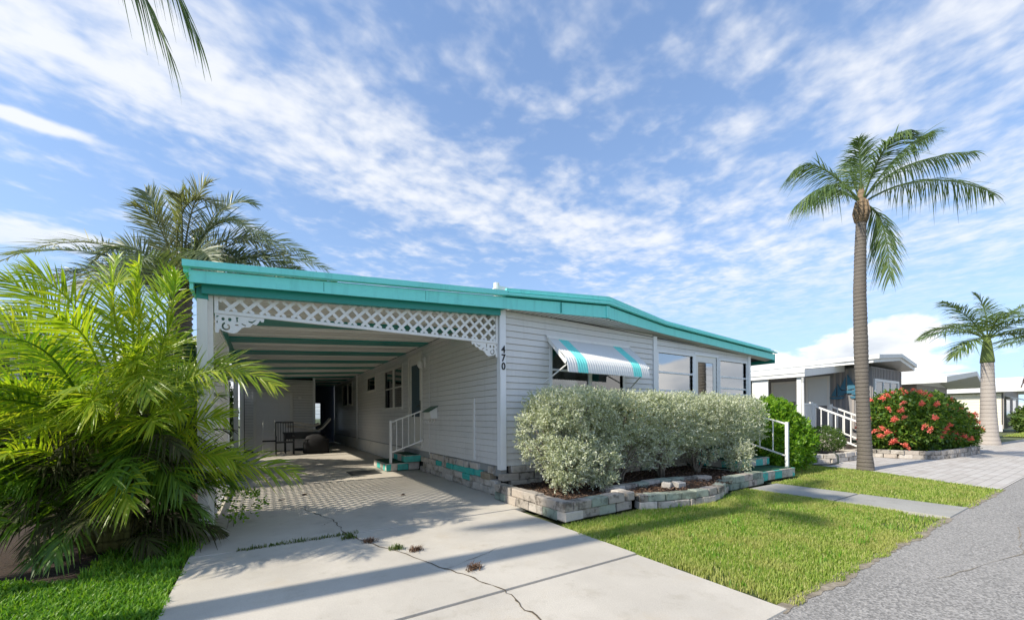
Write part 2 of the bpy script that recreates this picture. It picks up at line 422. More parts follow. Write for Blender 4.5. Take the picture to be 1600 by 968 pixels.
def wall_y(x0, x1, y0, y1, z0, z1, holes, name, m, parent):
    mb = MB()
    for a, b, c, d in grid_cells(y0, y1, z0, z1, holes): mb.box(x0, x1, a, b, c, d)
    return mb.build(name, m, parent)
# ---- foliage
def bez(P0, P1, P2, s):
    s = s[:, None]; return (1 - s) ** 2 * P0 + 2 * s * (1 - s) * P1 + s ** 2 * P2
def unit(a): return a / np.maximum(np.linalg.norm(a, axis=-1, keepdims=True), 1e-9)
def frond_arrays(P0, P1, P2, pairs, L, w, a0=75, a1=25, vee=25, droop=.25, twist=0., s0=.18, seg=3, rr=.014, up=(0, 0, 1), jitter=.10, rs=None):
    """feather leaf: a tapering midrib along a Bezier curve and two rows of strap leaflets"""
    g = rs or rng
    P0, P1, P2 = (np.array(p, float) for p in (P0, P1, P2))
    V, F = [], []
    n = 12; s = np.linspace(0, 1, n); c = bez(P0, P1, P2, s)
    T = unit(np.gradient(c, axis=0)); U0 = np.array(up, float)
    S = unit(np.cross(T, U0)); N = np.cross(S, T)
    r = rr * (1 - .85 * s)[:, None]; k = 5
    ring = np.stack([c + r * (S * math.cos(2 * math.pi * j / k) + N * math.sin(2 * math.pi * j / k)) for j in range(k)], 1)
    V.append(ring.reshape(-1, 3)); q = []
    for i in range(n - 1):
        for j in range(k): q.append((i * k + j, i * k + (j + 1) % k, (i + 1) * k + (j + 1) % k, (i + 1) * k + j))
    F.append(np.array(q)); off = n * k
    for side in (-1, 1):
        si = np.linspace(s0, .995, pairs) + g.uniform(-.4, .4, pairs) / pairs; si = np.clip(si, 0, 1)
        b = bez(P0, P1, P2, si); d = 1e-3
        Ti = unit(bez(P0, P1, P2, np.clip(si + d, 0, 1.01)) - bez(P0, P1, P2, si - d))
        Si = unit(np.cross(Ti, U0)); Ni = np.cross(Si, Ti)
        tw = (twist * si)[:, None]; Si, Ni = Si * np.cos(tw) + Ni * np.sin(tw), Ni * np.cos(tw) - Si * np.sin(tw)
        a = np.radians(a0 + (a1 - a0) * si + g.normal(0, 5, pairs))[:, None]
        v = np.radians(vee + g.normal(0, 9, pairs))[:, None]
        D = unit(Ti * np.cos(a) + side * Si * np.sin(a) * np.cos(v) + Ni * np.sin(a) * np.sin(v))
        prof = np.interp((si - s0) / (1 - s0), [0, .12, .4, .75, 1], [.45, .85, 1, .75, .32])
        ln = L * prof * (1 + g.normal(0, jitter, pairs))
        Wd = unit(Ti - D * np.sum(Ti * D, 1, keepdims=True)); Wd = unit(Wd + Ni * g.normal(0, .35, (pairs, 1)))
        dr = droop * (1 + g.normal(0, .3, pairs))
        tt = np.linspace(0, 1, seg + 1); wp = np.interp(tt, [0, .25, .6, 1], [.55, 1, .8, .06]) * w / 2
        rows = []
        for j, t in enumerate(tt):
            p = b + D * (ln * t)[:, None]; p[:, 2] -= dr * ln * t * t
            rows.append(p - Wd * wp[j]); rows.append(p + Wd * wp[j])
        A = np.stack(rows, 1); V.append(A.reshape(-1, 3)); m2 = 2 * (seg + 1)
        base = off + np.arange(pairs)[:, None] * m2
        for j in range(seg): F.append(np.concatenate([base + 2 * j, base + 2 * j + 1, base + 2 * j + 3, base + 2 * j + 2], 1))
        off += pairs * m2
    return np.concatenate(V), np.concatenate(F)
def frond(parent, m, *a, name='frond', **k):
    v, f = frond_arrays(*a, **k); return obj(name, np_mesh(name, v, f), m, parent)
def leaves(P, D, size, aspect=.5, seed=None, jit=.5, fold=.15):
    """one four-cornered leaf per row of P pointing roughly along D"""
    n = len(P); g = rng
    D = unit(D + g.normal(0, jit, (n, 3))); A = unit(np.cross(D, g.normal(0, 1, (n, 3)))); B = np.cross(A, D)
    L = (size * g.uniform(.65, 1.25, n))[:, None]; w = L * aspect / 2
    v = np.stack([P, P + D * L * .5 + A * w + B * L * fold, P + D * L, P + D * L * .5 - A * w + B * L * fold], 1).reshape(-1, 3)
    i = np.arange(n)[:, None] * 4
    return v, np.concatenate([i, i + 1, i + 2, i + 3], 1)
def merge(parts):
    V, F, o = [], [], 0
    for v, f in parts: V.append(v); F.append(f + o); o += len(v)
    return np.concatenate(V), np.concatenate(F)
def wob(P, k, seed, amp=1.0):
    g = np.random.default_rng(seed); s = np.zeros(len(P))
    for i in range(7):
        d = g.normal(0, 1, 3); s += np.sin(P @ d * k * (1 + .35 * i) + g.uniform(0, 6.28)) / (1 + .3 * i)
    return amp * s / 3.2
def blob_points(n, c, r, seed, k=3.0, amp=.16, depth=.22, box=False, gap=-9, zmin=None):
    """points through the outer layer of an uneven crown (ellipsoid, or rounded box) with outward directions"""
    c = np.array(c); r = np.array(r); out = []; tot = 0
    while tot < n:
        q = rng.uniform(-1.25, 1.25, (n * 3, 3)); P = c + q * r
        rad = (np.sum(np.abs(q) ** 4.5, 1) ** (1 / 4.5)) if box else np.linalg.norm(q, axis=1)
        lim = 1 + wob(P, k, seed, amp)
        keep = (rad < lim) & (rad > lim - depth * rng.uniform(.2, 1.6, len(P)))
        keep &= wob(P, k * 2.1, seed + 5) > gap
        if zmin is not None: keep &= P[:, 2] > zmin
        out.append(P[keep]); tot += keep.sum()
    P = np.concatenate(out)[:n]; D = unit((P - c) / r ** 1.3)
    return P, D

# ------------------------------------------------------------------ the setting: ground, road, driveway, path
def sheet(name, poly, z, m, label, parent=None):
    return struct(obj(name, mk_mesh(name, [(x, y, z) for x, y in poly], [tuple(range(len(poly)))]), m, parent), label)
sheet('ground', [(-700, -700), (900, -700), (900, 700), (-700, 700)], -.07, 'far_ground', 'green ground reaching to the horizon')
sheet('road', [(-120, -11), (200, -11), (200, -4.08), (-120, -4.08)], -.012, 'asphalt', 'grey speckled asphalt road at the lower right')
rd = bpy.data.objects['road']
def slab(mb, x0, x1, y0, y1, z0, z1, b=.012):
    mb.hexa([(x0, y0, z0), (x1, y0, z0), (x1, y1, z0), (x0, y1, z0), (x0 + b, y0 + b, z1), (x1 - b, y0 + b, z1), (x1 - b, y1 - b, z1), (x0 + b, y1 - b, z1)]); return mb
dw = struct(MB().box(-3.74, -.3, -4.1, 17.2, -.16, -.035).build('driveway', 'earth'), 'pale concrete driveway running in under the carport')
for x0, x1, y0, y1 in ((-3.74, -.31, -4.12, -2.9), (-3.74, -.29, -2.888, -.82), (-3.74, .02, -.808, 5.4), (-3.74, .02, 5.412, 17.2)):
    slab(MB(), x0, x1, y0, y1, -.05, 0).build('concrete_slab', 'concrete', dw)
def ribbon(pts, w, z, seed):
    g = random.Random(seed); L, Rr = [], []; P = []
    for (a, b) in zip(pts, pts[1:]):
        for i in range(9): t = i / 9; P.append((a[0] + (b[0] - a[0]) * t + g.uniform(-.022, .022), a[1] + (b[1] - a[1]) * t + g.uniform(-.012, .012)))
    P.append(pts[-1]); v = []
    for i, p in enumerate(P):
        q = P[min(i + 1, len(P) - 1)]; o = P[max(i - 1, 0)]; d = Vector((q[0] - o[0], q[1] - o[1])).normalized(); ww = w * g.uniform(.25, 1.3) / 2
        v += [(p[0] - d.y * ww, p[1] + d.x * ww, z), (p[0] + d.y * ww, p[1] - d.x * ww, z)]
    return v, [(2 * i, 2 * i + 1, 2 * i + 3, 2 * i + 2) for i in range(len(P) - 1)]
for i, pts in enumerate([[(-2.7, .75), (-2.45, -.1), (-2.42, -.8), (-2.25, -1.3), (-1.88, -2.34), (-1.72, -2.9), (-1.74, -3.3), (-1.6, -4.08)], [(-1.9, -2.3), (-1.2, -2.05)], [(-2.45, -.1), (-2.6, -.3)]]):
    v, f = ribbon(pts, (.014, .006, .006)[i], .004, i); obj('crack', mk_mesh('crack', v, f), 'earth', dw)
for i, pts in enumerate([[(1.2, -4.5), (2.6, -4.75), (3.9, -4.6), (5.6, -4.9)], [(3.9, -4.6), (4.3, -5.6)], [(6.4, -4.4), (8.8, -4.7), (12, -4.5)]]):
    v, f = ribbon(pts, .007, -.008, 40 + i); obj('crack', mk_mesh('crack', v, f), 'sand', rd)
def verge(x0, x1, yb, seed, z=-.0085, w=.035):
    g = random.Random(seed); n = int((x1 - x0) / .05); v = []
    for i in range(n + 1):
        x = x0 + (x1 - x0) * i / n; e = w * (g.uniform(.3, 1.3) + .9 * max(0, math.sin(x * 3.1 + seed)) ** 3); v += [(x, yb + .05, z), (x, yb - e, z)]
    return v, [(2 * i, 2 * i + 1, 2 * i + 3, 2 * i + 2) for i in range(n)]
for i, (x0, x1) in enumerate(((-.38, 3.86), (4.82, 7.3), (-14, -3.74))):
    v, f = verge(x0, x1, -4.09, i); struct(obj('verge', mk_mesh('verge', v, f), 'sand'), 'sandy strip where the lawn meets the road')
pa = struct(MB().box(3.86, 4.86, -4.1, -1.75, -.12, -.035).build('path', 'earth'), 'narrow concrete path crossing the lawn to the steps')
for y0, y1 in ((-4.1, -2.95), (-2.94, -1.75)): slab(MB(), 3.86, 4.8, y0, y1, -.05, .004).build('concrete_slab', 'path_concrete', pa)
nd = [(7.15, -4.08), (60, -4.08), (60, -3.2), (22, -1.9), (21, -.6), (13, -.9), (12.4, 0.6), (8.9, 0.6), (8.35, -2.0)]
sheet('paver_drive', nd, -.004, 'pavers', 'pale paver driveway of the neighbouring home')
sheet('lawn', [(-.36, -4.1), (3.84, -4.1), (3.84, -1.55), (-.2, -1.7)], -.03, 'lawn_soil', 'sunlit lawn between driveway and path')
sheet('lawn', [(4.84, -4.1), (7.2, -4.1), (8.4, -2.0), (8.6, .4), (4.84, -.2)], -.03, 'lawn_soil', 'lawn strip around the tall palm')
sheet('lawn', [(-14, -4.1), (-3.72, -4.1), (-3.72, -.75), (-14, -.75)], -.03, 'lawn_soil', 'shaded green lawn left of the driveway')
sheet('earth', [(-14, -.76), (-3.72, -.76), (-3.72, 12), (-14, 12)], -.028, 'mulch_soil', 'bare dark soil beneath the palm clump')
sheet('lawn', [(33, -3.2), (60, -3.2), (60, -1), (33, -1)], -.028, 'lawn_soil', 'far strip of lawn before the cream home')

# ------------------------------------------------------------------ mobile home (corner of its carport side and front is the origin)
home = thing('mobile_home', 'light grey sided mobile home with turquoise roof edge, number 470 at its corner', 'house', (3.6, 7, 0))
WZ0, WZ1 = .47, 2.93
win_front = (.98, 2.69, 1.62, 2.46)
sun_l = (3.74, 4.92, 1.30, 2.56); sun_d_ = (5.02, 5.86, .62, 2.60); sun_r = (5.99, 7.15, 1.30, 2.55)
hf = [win_front, sun_l, sun_d_, sun_r]
fw = wall_x(0, .09, .02, 7.28, WZ0, 2.92, hf, 'front_wall', 'gap_shade', home)
course_boards('x', 0, -1, .05, 3.58, WZ0, WZ1 - .02, [win_front], fw)
course_boards('x', 0, -1, 3.70, 7.22, WZ0, WZ1 - .09, [sun_l, sun_d_, sun_r], fw)
door_c = (3.66, 4.55, .57, 2.72); win_c = (5.16, 6.88, 1.53, 2.60); win_s = (8.12, 9.24, 2.17, 2.63); win_b = (12.1, 14.3, 1.8, 2.7)
hc = [door_c, win_c, win_s, win_b]
cw = wall_y(0, .09, .02, 16.9, .3, 2.95, hc, 'carport_wall', 'gap_shade', home)
course_boards('y', 0, -1, .06, 11.05, WZ0, 2.9, hc, cw)
course_boards('y', 0, -1, 11.15, 16.9, WZ0, 2.9, hc, cw)
MB().box(7.19, 7.28, .09, 16.9, .3, 2.9).build('side_wall', 'siding', home)
MB().box(.09, 7.19, 16.8, 16.9, .3, 2.9).build('rear_wall', 'siding', home)
MB().box(.09, 7.19, .09, 16.8, .50, .56).build('floor', 'dark_room', home)
MB().box(.09, 3.6, 2.6, 2.65, .56, 2.86).build('inner_wall', 'curtain', home)
MB().box(3.6, 3.66, .1, 16.8, .56, 2.86).build('inner_wall', 'curtain', home)
# corner posts and seams
MB().box(-.058, .045, -.058, .05, .42, 2.9).build('corner_post', 'siding_trim', home)
MB().box(3.585, 3.695, -.035, 0, WZ0, 2.87).build('trim_strip', 'siding_trim', home)
MB().box(7.21, 7.32, -.045, .06, .4, 2.78).build('corner_post', 'siding_trim', home)
MB().box(-.035, 0, 11.05, 11.15, .3, 2.9).build('trim_strip', 'siding_trim', home)
MB().box(-.034, -.01, .895, .945, .50, 1.57).build('trim_strip', 'white', home)
MB().tube([(-.03, 3.1, .42), (-.03, 3.1, 2.6)], .011, 6).build('conduit', 'siding', home)
MB().box(-.03, .0, 5.05, 16.9, .02, .44).build('skirt_board', 'white_old', home)

def window_x(r, y, parent, rails=(), mulls=(), fw_=.05, m='siding_trim', g='glass', back=None, name='window', fr_out=.03):
    a, b, c, d = r
    w = MB().box(a - fw_, b + fw_, y - fr_out, y, d, d + fw_).build(name, m, parent)
    e = MB(); e.box(a - fw_, a, y - fr_out, y + .03, c, d); e.box(b, b + fw_, y - fr_out, y + .03, c, d)
    e.box(a - fw_, b + fw_, y - fr_out - .012, y + .03, c - fw_, c)
    e.build('frame', m, w)
    for z in rails: MB().box(a, b, y - .012, y + .035, z - .018, z + .018).build('rail', m, w)
    for x in mulls: MB().box(x - .035, x + .035, y - .018, y + .032, c, d).build('mullion', m, w)
    xs = [a] + list(mulls) + [b]; zs = [c] + list(rails) + [d]
    for i in range(len(xs) - 1):
        for j in range(len(zs) - 1): MB().box(xs[i] + .002, xs[i + 1] - .002, y + .012 + .004 * (j % 2), y + .015 + .004 * (j % 2), zs[j] + .002, zs[j + 1] - .002).build('pane', g, w)
    return w
def window_y(r, x, parent, rails=(), mulls=(), fw_=.06, m='white_old', g='glass_dark', name='window'):
    a, b, c, d = r
    w = MB().box(x - .03, x, a - fw_, b + fw_, d, d + fw_).build(name, m, parent)
    e = MB(); e.box(x - .03, x + .03, a - fw_, a, c, d); e.box(x - .03, x + .03, b, b + fw_, c, d); e.box(x - .042, x + .03, a - fw_, b + fw_, c - fw_, c)
    e.build('frame', m, w)
    for z in rails: MB().box(x - .012, x + .035, a, b, z - .018, z + .018).build('rail', m, w)
    for y in mulls: MB().box(x - .018, x + .032, y - .04, y + .04, c, d).build('mullion', m, w)
    ys = [a] + list(mulls) + [b]; zs = [c] + list(rails) + [d]
    for i in range(len(ys) - 1):
        for j in range(len(zs) - 1): MB().box(x + .012, x + .015, ys[i] + .002, ys[i + 1] - .002, zs[j] + .002, zs[j + 1] - .002).build('pane', g, w)
    return w
w1 = window_x(win_front, 0, home, rails=(2.04,), mulls=(1.86,), g='glass_dark')
bl = MB()
for k in range(3): bl.box(1.93 + .02 * k, 1.945 + .02 * k, .05, .06, 1.6, 2.46)
w2 = window_x(sun_l, 0, home, rails=(1.78, 2.16), g='glass_film'); w3 = window_x(sun_r, 0, home, rails=(1.76, 1.90, 2.17), g='glass_film')
for (a, b, c, d), wn in ((sun_l, w2), (sun_r, w3)):
    MB().box(a, b, .10, .105, c, d - .02).build('blind', 'curtain', wn)
# sunroom door with louvred glass
a, b, c, d = sun_d_
dr = MB().box(a - .05, b + .05, -.03, 0, d, d + .05).build('front_door', 'siding_trim', home)
fm = MB(); fm.box(a - .05, a, -.03, .03, c, d); fm.box(b, b + .05, -.03, .03, c, d); fm.build('frame', 'siding_trim', dr)
lf = MB()
for p in grid_cells(a, b, c, d, [(a + .12, b - .12, 1.35, d - .14)]): lf.box(p[0], p[1], -.004, .03, p[2], p[3])
lf.build('door_leaf', 'white', dr)
for k in range(8):
    z = 1.36 + k * .137
    MB().hexa([(a + .12, .003, z), (b - .12, .003, z), (b - .12, .007, z), (a + .12, .007, z), (a + .12, .007, z + .135), (b - .12, .007, z + .135), (b - .12, .011, z + .135), (a + .12, .011, z + .135)]).build('louvre', 'glass_film', dr)
MB().hexa([(a + .10, .09, 1.3), (b - .16, .09, 1.3), (b - .16, .094, 1.3), (a + .10, .094, 1.3), (a + .10, .09, d - .1), (b - .34, .09, d - .1), (b - .34, .094, d - .1), (a + .10, .094, d - .1)]).build('curtain', 'curtain', dr)
MB().tube([(b - .06, -.03, 1.45), (b - .06, -.06, 1.45), (b - .16, -.06, 1.45)], .012, 6).build('handle', 'dark_metal', dr)
# carport side openings
window_y(win_c, 0, home, rails=(2.08,), mulls=(6.02,)); window_y(win_s, 0, home); window_y(win_b, 0, home, mulls=(13.2,))
a, b, c, d = door_c
dr = MB().box(-.035, 0, a - .07, b + .07, d, d + .07).build('side_door', 'white_old', home)
fm = MB(); fm.box(-.035, .03, a - .07, a, c, d); fm.box(-.035, .03, b, b + .07, c, d); fm.box(-.06, .03, a - .07, b + .07, c - .05, c); fm.build('frame', 'white_old', dr)
lf = MB()
for p in grid_cells(a, b, c, d, [(a + .14, b - .14, 1.25, d - .2)]): lf.box(-.008, .03, p[0], p[1], p[2], p[3])
lf.build('door_leaf', 'white_old', dr)
MB().box(.0, .006, a + .14, b - .14, 1.25, d - .2).build('door_glass', 'door_blue', dr)
MB().box(-.02, .0, a + .13, b - .13, 1.22, 1.26).build('glazing_bar', 'white_old', dr)
MB().tube([(-.03, a + .06, 1.52), (-.07, a + .06, 1.52), (-.07, a + .16, 1.50)], .013, 6).build('handle', 'dark_metal', dr)
MB().box(-.025, -.006, a + .04, a + .085, 1.4, 1.64).build('lock_plate', 'dark_metal', dr)
# wall lamp
lp = MB().box(-.05, -.012, 3.36, 3.46, 2.38, 2.62).build('wall_lamp', 'white', home)
MB().tube([(-.05, 3.41, 2.56), (-.11, 3.41, 2.58), (-.13, 3.41, 2.52)], .012, 6).build('arm', 'white', lp)
MB().tube([(-.13, 3.41, 2.53), (-.13, 3.41, 2.50), (-.13, 3.41, 2.42), (-.13, 3.41, 2.36)], [.02, .05, .065, .03], 10).build('glass_shade', 'white', lp)
MB().box(-.03, -.012, 5.9, 6.02, .9, 1.02).build('outlet_box', 'siding_trim', home)
# house number
def text_mesh(ch, size, ext):
    cu_ = bpy.data.curves.new('t', 'FONT'); cu_.body = ch; cu_.size = size; cu_.extrude = ext; cu_.offset = size * .018; cu_.align_x = 'CENTER'
    o = bpy.data.objects.new('t', cu_); col.objects.link(o)
    me = bpy.data.meshes.new_from_object(o.evaluated_get(bpy.context.evaluated_depsgraph_get())); bpy.data.objects.remove(o); return me
for ch, z in (('4', 2.235), ('7', 2.105), ('0', 1.975)):
    me = text_mesh(ch, .155, .004); me.transform(Matrix.Translation((-.004, -.064, z)) @ Matrix.Rotation(R(90), 4, 'X') @ Matrix.Diagonal((.92, 1, 1, 1)))
    o = obj('house_number', me, 'black', home); o['label'] = 'black digit %s on the corner post' % ch
# roof: front edge bows out to a blunt point over the left half, then runs straight to the right eave
PL = [(-.03, -.18), (1.94, -.37), (3.75, -.18), (8.28, -.18)]
ZB = [2.885, 2.955, 2.905, 2.70]; ZT = [3.19, 3.32, 3.165, 2.965]
roof = None
def front_strip(i, lo, hi, out, th, name, m, parent, x_trim=(0, 0)):
    (x0, y0), (x1, y1) = PL[i], PL[i + 1]; x0 += x_trim[0]; x1 += x_trim[1]
    A0, A1 = lo(i), hi(i); B0, B1 = lo(i + 1), hi(i + 1)
    return MB().hexa([(x0, y0 - out, A0), (x1, y1 - out, B0), (x1, y1 - out + th, B0), (x0, y0 - out + th, A0), (x0, y0 - out, A1), (x1, y1 - out, B1), (x1, y1 - out + th, B1), (x0, y0 - out + th, A1)]).build(name, m, parent)
rv = []
for (x, y), z in zip(PL, ZT): rv += [(x, y + .02, z - .01), (x, 17.1, z - .01)]
top = MB()
for i in range(3):
    a0, a1, b0, b1 = rv[2*i], rv[2*i+1], rv[2*i+2], rv[2*i+3]
    lo = lambda p: (p[0], p[1], p[2] - .05)
    top.hexa([lo(a0), lo(b0), lo(b1), lo(a1), a0, b0, b1, a1])
roof = top.build('roof', 'roof_top', home)
band = [lambda i: ZB[i], lambda i: ZB[i] + (ZT[i] - ZB[i]) * .56, lambda i: ZB[i] + (ZT[i] - ZB[i]) * .79, lambda i: ZT[i]]
for i in range(3):
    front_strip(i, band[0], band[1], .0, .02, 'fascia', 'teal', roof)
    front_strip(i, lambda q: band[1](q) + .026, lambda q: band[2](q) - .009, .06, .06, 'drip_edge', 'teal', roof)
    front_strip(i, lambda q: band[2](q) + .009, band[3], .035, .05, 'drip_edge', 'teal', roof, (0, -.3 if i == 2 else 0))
    front_strip(i, lambda q: band[1](q) + .002, lambda q: band[2](q) + .01, -.06, .04, 'groove_shade', 'teal_deep', roof)  # dark strip in the groove, a shadow line put in as colour
MB().box(.96, .965, -.301, -.27, 2.93, 3.1).build('fascia_joint', 'teal_deep', roof)
MB().box(1.90, 1.98, -.383, -.36, 2.955, 3.16).build('fascia_cap', 'teal', roof)
# side eave fascia, seen from beneath, and side soffit
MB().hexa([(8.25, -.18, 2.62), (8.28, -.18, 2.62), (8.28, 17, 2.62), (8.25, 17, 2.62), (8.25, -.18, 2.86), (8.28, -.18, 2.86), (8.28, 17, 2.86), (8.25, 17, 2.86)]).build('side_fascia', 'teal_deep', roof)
# soffit planks under the bowed front eave
def yl(x):
    for (x0, y0), (x1, y1) in zip(PL, PL[1:]):
        if x <= x1: return y0 + (y1 - y0) * (x - x0) / (x1 - x0)
    return -.18
def zb(x):
    for i in range(3):
        if x <= PL[i + 1][0]: return ZB[i] + (ZB[i + 1] - ZB[i]) * (x - PL[i][0]) / (PL[i + 1][0] - PL[i][0])
    return ZB[-1]
x = .0
while x < 8.2:
    x1 = min(x + .098, 8.24); ye, zf = yl(x) + .02, zb(x) + .018; ye1, zf1 = yl(x1) + .02, zb(x1) + .018
    zw, zw1 = (2.915 if x < 3.6 else 2.915 - (x - 3.6) * .05), (2.915 if x1 < 3.6 else 2.915 - (x1 - 3.6) * .05)
    zf, zf1 = min(zf, 2.93), min(zf1, 2.93)
    g = .026
    MB().hexa([(x, ye, zf), (x1 - g, ye1, zf1), (x1 - g, .03, zw1), (x, .03, zw), (x, ye, zf + .015), (x1 - g, ye1, zf1 + .015), (x1 - g, .03, zw1 + .015), (x, .03, zw + .015)]).build('soffit_plank', 'soffit', roof)
    x += .098
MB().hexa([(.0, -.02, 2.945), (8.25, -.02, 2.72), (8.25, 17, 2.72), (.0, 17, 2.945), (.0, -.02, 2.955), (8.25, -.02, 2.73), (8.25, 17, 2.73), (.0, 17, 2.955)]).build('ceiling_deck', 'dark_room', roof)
MB().box(-.12, .06, -.1, .12, 3.16, 3.245).build('gutter_end', 'white', roof)
MB().tube([(-.12, -.06, 3.2), (-.12, -.06, 3.29)], .045, 10).build('vent_pipe', 'white', roof)

# ------------------------------------------------------------------ block skirt of the home, brick by brick
def rough_block(w, d, h, seed, jit=.006):
    bm = bmesh.new(); bmesh.ops.create_cube(bm, size=1); bmesh.ops.scale(bm, vec=(w, d, h), verts=bm.verts)
    bmesh.ops.bevel(bm, geom=bm.edges[:] + bm.verts[:], offset=.010, segments=1, affect='EDGES', profile=.5)
    g = random.Random(seed)
    for v in bm.verts: v.co += Vector((g.uniform(-jit, jit), g.uniform(-jit, jit), g.uniform(-jit, jit) * .7))
    me = bpy.data.meshes.new('block'); bm.to_mesh(me); bm.free(); return me
BLK = [rough_block(.298, .16, .112, k) for k in range(5)]
HALF = [rough_block(.145, .16, .112, 20 + k) for k in range(3)]
def pick(full=True): return rnd.choice(BLK if full else HALF)
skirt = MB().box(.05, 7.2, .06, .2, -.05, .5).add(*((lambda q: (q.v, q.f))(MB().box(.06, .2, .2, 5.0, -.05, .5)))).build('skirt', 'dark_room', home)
# front: three to four courses of split-face block
for c in range(4):
    for k in range(25):
        x = -.0 + .145 + k * .302 + (.15 if c % 2 else 0)
        if x > 7.2: continue
        m = 'block_white' if rnd.random() < .45 else 'block'
        if c == 3 and k < 2: m = 'block_white'
        if rnd.random() < .18: m = 'block_green'
        inst('brick', pick(), (x, .035 + rnd.uniform(-.008, .008), .06 + c * .117), m, skirt, (0, 0, rnd.uniform(-.02, .02)), (1, 1, 1))
# carport side: jumbled, partly painted blocks, some missing
teals = {(2, 2), (2, 3), (2, 4), (2, 5), (2, 6), (1, 3), (2, 8)}
for c in range(4):
    for k in range(12):
        y = .13 + k * .302 + (.15 if c % 2 else 0)
        if y > 3.55: continue
        if (c, k) in ((3, 1), (3, 10), (2, 0)): continue
        m = 'block_teal' if (c, k) in teals else ('block_tan' if (c, k) == (2, 1) else 'block_white')
        full = not (c == 3 and k % 3 == 0)
        inst('brick', pick(full), (.03 + rnd.uniform(-.03, .012), y, .06 + c * .112 + rnd.uniform(-.006, .006)), m, skirt, (rnd.uniform(-.04, .04), 0, R(90) + rnd.uniform(-.05, .05)))

# ------------------------------------------------------------------ carport
cp = thing('carport', 'open carport with turquoise fascia, white lattice valance and striped metal ceiling', 'carport', (-1.9, 5.5, 0))
XL = -3.80
def zc(x): return 2.665 + (x - XL) / (0 - XL) * .245
k = 0; y = -.14
while y < 17.1:
    ph = (k % 3)
    m = 'teal_deep' if ph == 0 else 'ceiling_white'
    dz = -.022 if ph == 0 else 0
    wdt = .50 if ph == 0 else .575
    if y > 11.9: m = 'ceiling_white' if ph else 'teal_deep'
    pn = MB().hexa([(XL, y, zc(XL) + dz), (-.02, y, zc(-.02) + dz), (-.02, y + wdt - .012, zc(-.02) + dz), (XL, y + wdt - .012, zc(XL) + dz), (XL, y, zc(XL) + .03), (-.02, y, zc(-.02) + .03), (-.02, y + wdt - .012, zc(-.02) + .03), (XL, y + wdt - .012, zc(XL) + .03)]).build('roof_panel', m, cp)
    if ph:
        q = y + wdt / 2
        MB().hexa([(XL, q - .012, zc(XL) - .012), (-.02, q - .012, zc(-.02) - .012), (-.02, q + .012, zc(-.02) - .012), (XL, q + .012, zc(XL) - .012), (XL, q - .018, zc(XL) + .001), (-.02, q - .018, zc(-.02) + .001), (-.02, q + .018, zc(-.02) + .001), (XL, q + .018, zc(XL) + .001)]).build('rib', m, pn)
    y += wdt; k += 1
MB().hexa([(XL, -.15, zc(XL) + .04), (-.02, -.15, zc(0) + .04), (-.02, 17.1, zc(0) + .04), (XL, 17.1, zc(XL) + .04), (XL, -.15, zc(XL) + .10), (-.02, -.15, zc(0) + .10), (-.02, 17.1, zc(0) + .10), (XL, 17.1, zc(XL) + .10)]).build('roof_deck', 'roof_top', cp)
def cs(x0, x1, y0, y1, za0, za1, zb0, zb1, name, m, parent=cp):
    return MB().hexa([(x0, y0, za0), (x1, y0, zb0), (x1, y1, zb0), (x0, y1, za0), (x0, y0, za1), (x1, y0, zb1), (x1, y1, zb1), (x0, y1, za1)]).build(name, m, parent)
cs(-3.79, -.032, -.19, -.165, 2.625, 2.745, 2.885, 3.055, 'fascia', 'teal')
cs(-3.84, -.032, -.245, -.16, 2.765, 2.83, 3.076, 3.145, 'drip_edge', 'teal')
cs(-3.79, -.032, -.13, -.10, 2.74, 2.77, 3.05, 3.08, 'groove_shade', 'teal_deep')  # dark strip painting the shadow line under the drip edge
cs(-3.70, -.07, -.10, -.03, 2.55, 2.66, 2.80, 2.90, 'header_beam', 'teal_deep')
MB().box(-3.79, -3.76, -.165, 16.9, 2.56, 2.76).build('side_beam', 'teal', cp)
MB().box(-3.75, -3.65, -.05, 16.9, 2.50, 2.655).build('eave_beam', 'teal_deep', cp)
MB().box(-3.84, -3.795, -.16, 16.9, 2.73, 2.80).build('gutter', 'teal', cp)
for y in (-.06, 3.15, 6.2, 9.3):
    p_ = MB().box(-3.745, -3.655, y, y + .09, 0, 2.5).build('post', 'white', cp)
    MB().box(-3.76, -3.64, y - .015, y + .105, 0.0, .03).build('foot_plate', 'white_old', p_)
for x in (-2.55, -1.3): MB().box(x, x + .006, -.1915, -.18, 2.645 + (x + 3.79) * .069, 2.735 + (x + 3.79) * .082).build('fascia_joint', 'teal_deep', cp)
